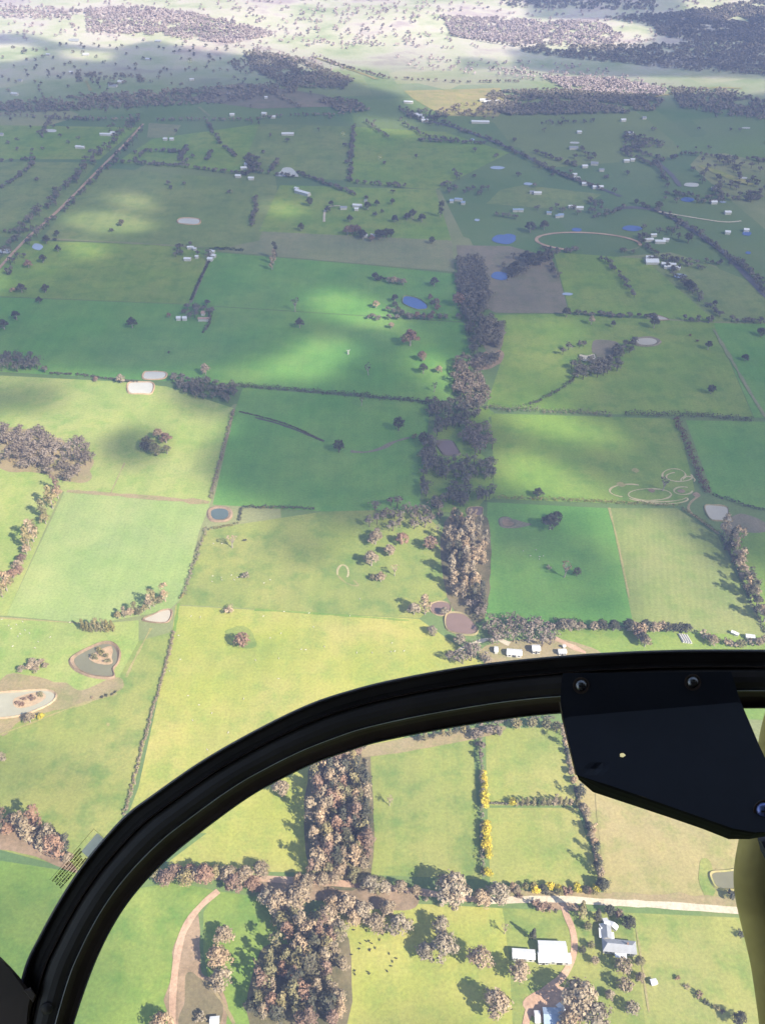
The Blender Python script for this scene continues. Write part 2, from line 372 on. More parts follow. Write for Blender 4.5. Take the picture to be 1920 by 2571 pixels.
patch('bare_ground', [(0,1465),(120,1470),(180,1490),(250,1465),(262,1490),(180,1520),(60,1550),(0,1590)], 'verge', .095, jit=3)
patch('bare_ground', [(1560,1130),(1600,1110),(1652,1130),(1652,1150),(1570,1145)], 'purple', .09)
patch('bare_ground', [(1280,738),(1335,742),(1310,790),(1290,790)], 'purple', .12)
patch('bare_ground', [(1015,780),(1060,755),(1085,760),(1080,785),(1040,800)], 'soil', .12)
patch('bare_ground', [(1040,690),(1085,700),(1083,750),(1050,760)], 'purple', .12)
patch('bare_ground', [(1550,1868),(1652,1850),(1652,1945),(1570,1940)], 'straw', .09)
patch('bare_ground', [(1505,1862),(1530,1860),(1545,1925),(1520,1935)], 'bright', .10)
patch('bare_ground', [(490,1365),(525,1355),(556,1385),(548,1398),(505,1396)], 'bright', .09, jit=4)
patch('bare_ground', [(1170,1940),(1235,1945),(1250,1965),(1180,1962)], 'soil', .10)
patch('bare_ground', [(1130,2165),(1200,2130),(1245,2150),(1260,2200),(1180,2212)], 'dirt', .09)
# roads and tracks
ribbon('road', [F(1058,1946), F(1120,1944), F(1215,1943), F(1300,1949), F(1420,1955), F(1600,1968), F(1720,1978)], 3.6, M['gravel'], .16)
ribbon('road', [F(1058,1946), F(1000,1940), F(940,1932), F(870,1922), F(780,1912), F(680,1905), F(560,1898), F(460,1893)], 3.4, M['dirt'], .155)
ribbon('verge', [F(1100,1933), F(1300,1938), F(1500,1945), F(1652,1952)], 5, M['verge'], .12, .5)
ribbon('verge', [F(1290,1700), F(1312,1930)], 3, M['straw'], .12, .5)
ribbon('track', [F(472,1925), F(440,1952), F(412,1985), F(392,2025), F(381,2080), F(374,2150), F(372,2240)], 3.4, M['dirt'], .15)
ribbon('track', [F(1213,1945), F(1222,1975), F(1236,2010), F(1240,2045), F(1232,2080), F(1210,2115), F(1175,2140), F(1145,2175), F(1130,2240)], 3.0, M['dirt'], .15)
ribbon('track', [F(548,2070), F(570,2130), F(600,2212)][::-1], 1, M['verge'], .13)
ribbon('track', [T('e1',1360,1220), T('e1',1440,1330), T('e1',1520,1474)], 1.4, M['verge'], .14, .4)
ribbon('road', [F(-10,590), F(60,515), F(130,452), F(215,366), F(262,320), F(310,268)], 4.2, M['dirt'], .5)
ribbon('road', [F(1330,452), F(1370,449), F(1425,458), F(1490,495), F(1560,545), F(1620,605), F(1680,665)], 8.5, M['asphalt'], .5)
ribbon('road', [F(930,262), F(1010,285), F(1110,325), F(1200,372), F(1290,405), F(1340,425)], 6, M['asphalt'], .5)
ribbon('track', [F(1422,458), F(1480,468), F(1560,480), F(1600,478)], 3, M['gravel'], .5)
ribbon('track', [F(100,517), F(250,524), F(370,531), F(440,535)], 4, M['tan'], .46, .6)
ribbon('track', [F(455,543), F(440,590), F(412,655)], 3, M['purple'], .45)
ribbon('track', [F(145,1061), F(240,1068), F(360,1078), F(452,1086)], 4.5, M['verge'], .12, .6)
ribbon('track', [F(0,1335), F(200,1348)], 1.2, M['straw'], .12, .6)
ribbon('track', [F(240,1065), F(270,1000)], 1, M['verge'], .12, .6)
ribbon('track', [F(965,1420), F(1000,1400), F(1060,1380), F(1100,1392)], 2.5, M['gravel'], .15, .6)
ribbon('track', [T('d3',290,265), T('d3',380,310), T('d3',490,360)], 3.5, M['dirt'], .15, .4)
ribbon('track', [T('d1',820,520), T('d1',860,430), T('d1',980,200)], 1.4, M['straw'], .12, .7)
ribbon('track', [T('d1',0,890), T('d1',220,810), T('d1',450,720), T('d1',760,625)], 1.2, M['straw'], .125, .7)
ribbon('track', [T('d1',1160,40), T('d1',1130,230)], 1.6, M['green'], .12, .7)
ribbon('track', [T('e3',815,860), T('e3',850,1060), T('e3',880,1280), T('e3',900,1400)], .8, M['straw'], .13, .7)
ribbon('track', [T('d2',0,80), T('d2',400,105), T('d2',1000,150)], 1.6, M['green'], .12, .8)
ribbon('track', [T('c3',640,710), T('c3',700,950), T('c3',770,1291)], 1.2, M['straw'], .12, .8)
ribbon('track', [F(1540,712), F(1580,780), F(1620,850), F(1655,905)], 3, M['tan'], .3, .8)
ribbon('track', [T('a1',560,525), T('a1',590,590)], 5, M['straw'], .6); ribbon('track', [T('a1',1290,695), T('a1',1360,755)], 5, M['tan'], .6)
ribbon('track', [T('a2',380,370), T('a2',560,430), T('a2',790,515)], 9, M['straw'], .6, .5)
ribbon('track', [T('a3',790,335), T('a3',900,365), T('a3',990,390)], 10, M['straw'], .6, .5)
ribbon('track', [T('a3',900,632), T('a3',1000,618), T('a3',1075,605), T('a3',1300,570), T('a3',1500,575)], 9, M['straw'], .6, .5)
ribbon('track', [T('a3',1230,1075), T('a3',1400,1140), T('a3',1560,1200)], 14, M['lime'], .6, .5)
ribbon('track', [T('a3',950,1050), T('a3',1040,1130), T('a3',1100,1210)], 7, M['asphalt'], .55, .3)
ribbon('track', [F(700,480), F(705,450), F(735,445)], 3, M['gravel'], .5)
# oval horse-training track
ov = [(1270+112*math.cos(R(a))-(6*math.sin(R(a))), 524+20*math.sin(R(a))+7*math.cos(R(a))) for a in range(0, 361, 12)]
ribbon('track', [F(*p) for p in ov[:5]], 3, M['tan'], .5); ribbon('track', [F(*p) for p in ov[9:]], 4.2, M['dirt'], .5)
# wheel marks scribbled in the wet grass
def loop(t, cx, cy, rx, ry, a0, a1, w=1.1, m='dirt', rot=0):
    w *= 1.1; m = 'wheel'
    P = []
    for k in range(13):
        a = R(a0 + (a1 - a0) * k / 12); x, y = rx*math.cos(a), ry*math.sin(a)
        P.append(T(t, cx + x*math.cos(R(rot)) - y*math.sin(R(rot)), cy + x*math.sin(R(rot)) + y*math.cos(R(rot))))
    ribbon('wheel_track', P, w, M[m], .14 + .004*rng.random(), .5)
loop('c2', 570, 1130, 36, 48, 40, -200, 1.3, 'straw'); ribbon('wheel_track', [T('c2',538,1150), T('c2',575,1185), T('c2',620,1210), T('c2',670,1215), T('c2',640,1180)], 1.3, M['straw'], .14, .5)
for a in ((770,600,125,42,110,300),(905,625,140,38,0,360),(1000,655,150,30,-20,170),(1060,500,75,42,150,400),(1095,510,85,30,-30,250),(1120,600,60,25,0,300),(950,640,190,32,10,160),(1150,530,45,22,160,390)):
    loop('c3', *a, w=1.0, m='straw' if a[0] != 770 else 'dirt')
for p, c in (((915,600),'soil'),((1110,605),'soil'),((1210,630),'soil'),((815,470),'straw'),((720,560),'straw')):
    patch('bare_ground', [(p[0]-28,p[1]-4),(p[0],p[1]-16),(p[0]+26,p[1]+2),(p[0]+2,p[1]+15)], c, .16, 1.5, lambda x, y: T('c3', x, y), 3)
ribbon('wheel_track', [T('c3',1225,630), T('c3',1165,680), T('c3',1160,730), T('c3',1230,790), T('c3',1350,880)], 1.8, M['verge'], .14, .4)
ribbon('wheel_track', [T('c2',620,345), T('c2',720,350), T('c2',820,325), T('c2',900,285), T('c2',1000,255)], 3, M['purple'], .14, .5)
ribbon('creek_line', [T('c2',0,125), T('c2',150,165), T('c2',290,215), T('c2',450,280)], 2.2, M['hdark'], .14, .5)
# ------------------------------------------------------------------ foliage
def clumps(B, n, size, seed, up=.0, squash=1.0):
    """B: (k,6) blob centre + radii; n leaf sprays per blob; returns (k*n,4,3) quads"""
    g = np.random.default_rng(seed); k = len(B); B = np.asarray(B, float)
    d = g.normal(size=(k, n, 3)); d[..., 2] = np.where(d[..., 2] < -.35, -d[..., 2], d[..., 2]); d /= np.linalg.norm(d, axis=2, keepdims=True)
    c = B[:, None, :3] + d * B[:, None, 3:] * g.uniform(.55, 1.12, (k, n, 1))
    nrm = d * np.array([1, 1, 1]) + g.normal(size=d.shape) * .30; nrm[..., 2] += up; nrm /= np.linalg.norm(nrm, axis=2, keepdims=True)
    t = np.cross(nrm, g.normal(size=d.shape)); t /= np.linalg.norm(t, axis=2, keepdims=True) + 1e-9; b = np.cross(nrm, t)
    s = size * g.uniform(.5, 1.35, (k, n, 1)); s2 = s * g.uniform(.45, 1.0, (k, n, 1))
    Q = np.stack([c - t*s - b*s2*.7, c + t*s*.8 - b*s2, c + t*s + b*s2*.6, c - t*s*.6 + b*s2], axis=2)
    return Q.reshape(-1, 4, 3)
def tube(vs, fs, a, b, r0, r1, n=6):
    a, b = Vector(a), Vector(b); d = (b - a).normalized(); u = d.orthogonal().normalized(); v = d.cross(u); s = len(vs)
    for p, r in ((a, r0), (b, r1)):
        for k in range(n): q = 2*math.pi*k/n; vs.append(p + u*r*math.cos(q) + v*r*math.sin(q))
    for k in range(n): fs.append((s+k, s+(k+1) % n, s+n+(k+1) % n, s+n+k))
    fs.append(tuple(range(s+n, s+2*n)))
def tree_mesh(kind, seed):
    """unit: metres, returns (trunk mesh, crown mesh, crown width)"""
    g = random.Random(seed); vs, fs = [], []; Bl = []
    if kind in ('gum', 'grey', 'olive'):
        H = g.uniform(11.5, 14.5); W = 11; nb = g.randint(15, 20)
        tube(vs, fs, (0,0,-.3), (g.uniform(-.5,.5), g.uniform(-.5,.5), H*.36), .55, .38); top = vs[-1] * 1
        for k in range(nb):
            a = k*2.4 + g.uniform(-.4,.4); r = W*.5*math.sqrt((k+.5)/nb)*g.uniform(.75,1.0); z = H*(.90-.50*(r/(W*.5))**1.6) + g.uniform(-1.6,.6)
            s = g.uniform(1.3, 2.3); Bl.append((r*math.cos(a)*.8, r*math.sin(a)*.8, z-1, s*1.05, s*1.05, s*.85))
            if k % 2 == 0: tube(vs, fs, (0,0,H*.33), (r*math.cos(a)*.65, r*math.sin(a)*.65, z-2.0), .26, .08, 5)
        n, sz = 58, .42
    elif kind == 'tall':
        H = g.uniform(11, 13.5); W = 5; tube(vs, fs, (0,0,-.3), (0,0,H*.6), .3, .16)
        for k in range(8):
            a = g.uniform(0, 6.28); r = g.uniform(.3, 1.5); z = H*(.22+.72*k/8); s = g.uniform(1.1,1.7)*(1.2-.4*k/8)
            Bl.append((r*math.cos(a), r*math.sin(a), z, s, s, s*1.15))
            if k % 2: tube(vs, fs, (0,0,H*.3), (r*math.cos(a), r*math.sin(a), z), .12, .05, 4)
        n, sz = 42, .36
    elif kind == 'round':
        H = 9.5; W = 9.5; tube(vs, fs, (0,0,-.3), (0,0,3.6), .45, .3)
        for k in range(20):
            z = -1 + 2*(k+.5)/20; a = k*2.4; r = math.sqrt(1-z*z)*3.1*g.uniform(.85,1.08); s = g.uniform(1.3,1.9)
            Bl.append((r*math.cos(a), r*math.sin(a), 5.6+z*2.6, s, s, s))
            if k % 5 == 0: tube(vs, fs, (0,0,2.6), (r*math.cos(a)*.7, r*math.sin(a)*.7, 5.4), .2, .08, 5)
        n, sz = 26, .45
    elif kind == 'bare':
        H = 12; W = 7; tube(vs, fs, (0,0,-.3), (.6,.2,5), .4, .26)
        for k in range(13):
            a = k*2.4; r = g.uniform(1, 3.2); z = g.uniform(7.5, 11.5); e = (.6+r*math.cos(a), r*math.sin(a), z)
            tube(vs, fs, (.6*g.uniform(.5,1), .2, g.uniform(3.5, 5)), e, .17, .05, 4)
            tube(vs, fs, e, (e[0]*1.3, e[1]*1.3, z+1.4), .06, .02, 3); s = g.uniform(.6,1.1); Bl.append((*e, s, s, s))
        n, sz = 9, .34
    elif kind == 'cyp':
        H = 11; W = 5; tube(vs, fs, (0,0,-.3), (0,0,5), .3, .15)
        for k in range(16):
            f = k/16; a = k*2.4; r = (1-f)*1.5*g.uniform(.5,1); s = 1.5*(1-f*.72)
            Bl.append((r*math.cos(a), r*math.sin(a), 1.8+f*8.6, s, s, s*1.2))
        n, sz = 24, .4
    elif kind == 'wattle':
        H = 5; W = 5.2; tube(vs, fs, (0,0,-.3), (0,0,2), .2, .12)
        for k in range(11):
            a = k*2.4; r = 1.7*math.sqrt((k+.5)/11); s = g.uniform(.85,1.25); Bl.append((r*math.cos(a), r*math.sin(a), 3.9-r*.65+g.uniform(-.3,.3), s, s, s))
            if k % 3 == 0: tube(vs, fs, (0,0,1), (r*math.cos(a)*.8, r*math.sin(a)*.8, 3), .1, .04, 4)
        n, sz = 28, .32
    else:   # shrub
        H = 3.6; W = 5; tube(vs, fs, (0,0,-.3), (0,0,1.2), .14, .08)
        for k in range(7):
            a = k*2.4+g.random(); r = 1.7*math.sqrt((k+.5)/7); s = g.uniform(.7,1.15); Bl.append((r*math.cos(a), r*math.sin(a), g.uniform(1.1,2.2), s, s, s*.9))
            if k % 2: tube(vs, fs, (0,0,.5), (r*math.cos(a)*.7, r*math.sin(a)*.7, 1.6), .07, .03, 4)
        n, sz = 22, .32
    return vs, fs, clumps(Bl, n, sz, seed), W
TM = {}
def tree_protos(kind, mats, bark, nvar):
    for k in range(nvar):
        vs, fs, Q, W = tree_mesh(kind, 17*k + len(TM)*3 + 1)
        TM.setdefault(kind, []).append((mesh('trunk', vs, fs, M[bark]), [quads('crown', Q, M[m]) for m in mats], W))
tree_protos('gum', ['gum', 'gum2', 'gum3', 'red', 'dark'], 'bark', 6)
tree_protos('tall', ['gum', 'gum2', 'gum3', 'red', 'dark'], 'bark', 5)
tree_protos('round', ['gum', 'gum2', 'gum3', 'red', 'dark'], 'barkd', 3)
tree_protos('bare', ['gum', 'gum2', 'gum3', 'red', 'dark'], 'bark', 3)
tree_protos('cyp', ['cyp', 'dark', 'gum3', 'hyel'], 'barkd', 3)
tree_protos('wattle', ['wat', 'hyel'], 'barkd', 3)
tree_protos('shrub', ['gum', 'gum2', 'gum3', 'red', 'dark', 'hyel'], 'barkd', 4)
MI = {'gum': 0, 'grey': 1, 'olive': 2, 'red': 3, 'dark': 4}
NAME = dict(gum=('gum_tree', 'tree'), tall=('slender_tree', 'tree'), round=('round_tree', 'tree'), bare=('sparse_tree', 'tree'), cyp=('conifer_tree', 'tree'), wattle=('wattle_bush', 'bush'), shrub=('shrub', 'bush'))
def tree(p, width, kind, col, label, group=None, vz=1.0, name=None):
    pr = TM[kind]; tr, cr, W = pr[rng.randrange(len(pr))]
    ci = {'cyp': {'cyp': 0, 'dark': 1, 'olive': 2, 'yel': 3}, 'wattle': {'wat': 0, 'olive': 1}}.get(kind, dict(MI, yel=5, cyp=2)).get(col, 0); ci = ci if ci < len(cr) else 2
    s = width / W; nm, cat = NAME[kind]
    t = thing(name or nm, label, cat, (p[0], p[1], p[2] - .05), rng.uniform(0, 6.28), group); t.scale = (s, s*rng.uniform(.88, 1.12), s * vz * rng.uniform(.9, 1.1))
    link('trunk', tr, t); link('crown', cr[ci], t)
    return t
# trees beyond the countable ones, one object per painted light tone
WQ = {'wood': [], 'woodfar': [], 'woodmid': [], 'wooddark': [], 'hdark': []}; WT = {}
def wood_tree(p, width, hgt, mat='wood', seed=0):
    d = math.hypot(p[0], p[1]); n = 6 if d < 950 else 5 if d < 1500 else 3
    Bl = []
    for k in range(n):
        a = rng.uniform(0, 6.28); r = width*.27*(k > 0)
        s = width*rng.uniform(.22, .34); Bl.append((p[0]+r*math.cos(a), p[1]+r*math.sin(a), p[2]+hgt*(.62+.2*rng.random())-.15*hgt*(k > 0), s, s, s*.9))
    WQ[mat].append(clumps(Bl, 22 if d < 950 else 11 if d < 1500 else 6, max(.55, d*.00072), rng.randrange(10**6)))
    q = width*.045; x, y, z = p
    WQ[mat].append(np.array([[[x-q,y,z-.5],[x+q,y,z-.5],[x+q,y,z+hgt*.6],[x-q,y,z+hgt*.6]], [[x,y-q,z-.5],[x,y+q,z-.5],[x,y+q,z+hgt*.6],[x,y-q,z+hgt*.6]]], float))
def fill(P, n, f, mind=0):
    xs = [p[0] for p in P]; ys = [p[1] for p in P]; out = []; k = 0
    while len(out) < n and k < n*60:
        k += 1; x, y = rng.uniform(min(xs), max(xs)), rng.uniform(min(ys), max(ys))
        if not inpoly(x, y, P): continue
        q = f(x, y)
        if mind and any((q.x-o.x)**2 + (q.y-o.y)**2 < mind*mind for o in out): continue
        out.append(q)
    return out
def ground_fill(Pf, spacing, mind, gaps=0):          # even in metres, not in pixels
    P = [F(*p) for p in Pf]; xs = [p.x for p in P]; ys = [p.y for p in P]
    A = abs(sum(P[i-1].x*P[i].y - P[i].x*P[i-1].y for i in range(len(P))))/2
    Q = [(p.x, p.y) for p in P]; out = fill(Q, int(A/spacing**2), lambda x, y: Vector((x, y, h(x, y))), mind)
    return [p for p in out if noise.noise(Vector((p.x*.035, p.y*.03, 6.6))) > -.9 + gaps]
# ------------------------------------------------------------------ hedges
def hedge(pts, w, hh, mat, label, group=None, gap=0.0, name='hedge', wob=.25, cat='hedge'):
    D = []; P = [(p[0], p[1]) for p in pts]; st = w*.42
    for a, b in zip(P, P[1:]):
        n = max(1, int(math.hypot(b[0]-a[0], b[1]-a[1]) / st)); D += [(a[0]+(b[0]-a[0])*k/n, a[1]+(b[1]-a[1])*k/n, b[0]-a[0], b[1]-a[1]) for k in range(n)]
    Bl = []; dd = math.hypot(*P[len(P)//2]); sk = False
    for x, y, dx, dy in D:
        if rng.random() < gap: continue
        l = math.hypot(dx, dy); o = rng.uniform(-wob, wob)*w; x, y = x - dy/l*o, y + dx/l*o; s = rng.uniform(.62, 1.15)
        q = hh*s; Bl.append((x, y, h(x, y)+q*.5, w*.42*s, w*.42*s, q*.5))
        if w > 5: Bl.append((x+dy/l*w*.3, y-dx/l*w*.3, h(x, y)+q*.42, w*.36*s, w*.36*s, q*.42))
    if not Bl: return
    sz = max(.34, dd*.00062); Q = clumps(Bl, max(9, int(24*min(1, (.5/sz)))), sz, rng.randrange(10**6))
    c = Vector((P[0][0], P[0][1], h(*P[0]))); Q = Q - np.array(c)
    o = link(name, quads(name, Q, M[mat]), loc=c); return tag(o, label, cat, group)
# ------------------------------------------------------------------ dams and ponds
def dam(t, cx, cy, pts, wmat, bmat='bank', rim=1.22, name='water', jit=.6, bank=True, label=None):
    f = (lambda x, y: T(t, x, y)) if t else F
    P = smooth_closed([tuple(f(cx+x, cy+y))[:2] for x, y in pts], 4); gx = sum(p[0] for p in P)/len(P); gy = sum(p[1] for p in P)/len(P)
    big = math.hypot(gx, gy) > 780; e = .34 if big else .17
    if bank:
        vs, fs = [], []; n = len(P); Rm = max(math.hypot(p[0]-gx, p[1]-gy) for p in P)
        prof = [(rim, -.05), (1+(rim-1)*.6, min(1.2, .05*Rm+.3)), (1.0, .08), (.9, -.05)]
        for i, p in enumerate(P):
            nz = noise.noise(Vector((p[0]*.15, p[1]*.15, 4)))
            for k, z in prof:
                kk = k + (nz*.16*(k-1) if k > 1 else 0); x, y = gx+(p[0]-gx)*kk, gy+(p[1]-gy)*kk; vs.append((x, y, h(x, y)+e+z*(1+nz*.6)))
        m_ = len(prof)
        for i in range(n):
            for k in range(m_-1): a, b = i*m_+k, ((i+1) % n)*m_+k; fs.append((a, b, b+1, a+1))
        tag(link('dam_bank', mesh('dam_bank', vs, fs, M[bmat])), kind='structure')
    o = sheet(name, [(gx+(p[0]-gx), gy+(p[1]-gy)) for p in P], M[wmat], e+.06, 6, label=label); return o
# ------------------------------------------------------------------ buildings
def box(vs, fs, x0, x1, y0, y1, z0, z1):
    s = len(vs); vs += [(x, y, z) for z in (z0, z1) for y in (y0, y1) for x in (x0, x1)]
    fs += [tuple(s+i for i in f) for f in ((0,2,3,1),(4,5,7,6),(0,1,5,4),(2,6,7,3),(0,4,6,2),(1,3,7,5))]
def gable(vs, fs, x0, x1, y0, y1, z, rise, ov=.35, th=.12, hip=0):
    """gable roof, ridge along x, solid sheets of thickness th"""
    s = len(vs); ym = (y0+y1)/2; x0 -= ov; x1 += ov; y0 -= ov; y1 += ov; e = rise*2*ov/(y1-y0)
    for dz in (0, th):
        vs += [(x0,y0,z-e+dz),(x1,y0,z-e+dz),(x1-hip,ym,z+rise+dz),(x0+hip,ym,z+rise+dz),(x0,y1,z-e+dz),(x1,y1,z-e+dz)]
    T_ = [(6,7,8,9),(9,8,11,10),(0,3,2,1),(3,4,5,2),(0,1,7,6),(4,10,11,5),(0,6,9,3),(3,9,10,4),(1,2,8,7),(2,5,11,8)]
    if hip: T_ += [(6,9,10),(7,11,8)]
    fs += [tuple(s+i for i in f) for f in T_]
def building(p, w, d, hh, rz, roof, label, group=None, name='farm_shed', cat='shed', wall='wallw', det=False, rise=None, lean=None):
    b = thing(name, label, cat, p, rz, group); vs, fs = [], []; rise = rise or d*.2
    box(vs, fs, -w/2, w/2, -d/2, d/2, -.3, hh)
    s = len(vs); vs += [(-w/2,-d/2,hh),(-w/2,d/2,hh),(-w/2,0,hh+rise*.97),(w/2,-d/2,hh),(w/2,d/2,hh),(w/2,0,hh+rise*.97)]; fs += [(s,s+2,s+1),(s+3,s+4,s+5)]
    link('wall', mesh('wall', vs, fs, M[wall]), b)
    vs, fs = [], []; gable(vs, fs, -w/2, w/2, -d/2, d/2, hh+.02, rise); link('roof', mesh('roof', vs, fs, M[roof]), b)
    if det:
        vs, fs = [], []; box(vs, fs, -w*.15, w*.12, -d/2-.05, -d/2+.02, 0, min(2.6, hh-.4)); link('door', mesh('door', vs, fs, M['doord']), b)
        for x in (-w*.33, w*.32):
            vs, fs = [], []; box(vs, fs, x-.6, x+.6, -d/2-.04, -d/2+.02, 1.0, 2.1); link('window', mesh('window', vs, fs, M['glass']), b)
        if rise > .3:
            vs, fs = [], []; box(vs, fs, -w/2-.36, w/2+.36, -.12, .12, hh+rise+.06, hh+rise+.2); link('ridge_cap', mesh('ridge_cap', vs, fs, M[roof]), b)
    if lean:
        vs, fs = [], []; x0, x1, dy = lean; s = 0
        vs = [(x0,-d/2-dy,hh-.9),(x1,-d/2-dy,hh-.9),(x1,-d/2-.36,hh-.3),(x0,-d/2-.36,hh-.3)]; vs += [(x, y, z+.1) for x, y, z in vs]
        fs = [(0,3,2,1),(4,5,6,7),(0,1,5,4),(1,2,6,5),(2,3,7,6),(3,0,4,7)]; link('verandah_roof', mesh('verandah_roof', vs, fs, M['roofw']), b)
        for x in (x0+.15, (x0+x1)/2, x1-.15):
            vs, fs = [], []; box(vs, fs, x-.07, x+.07, -d/2-dy+.1, -d/2-dy+.24, -.1, hh-.85); link('post', mesh('post', vs, fs, M['wallw']), b)
    return b
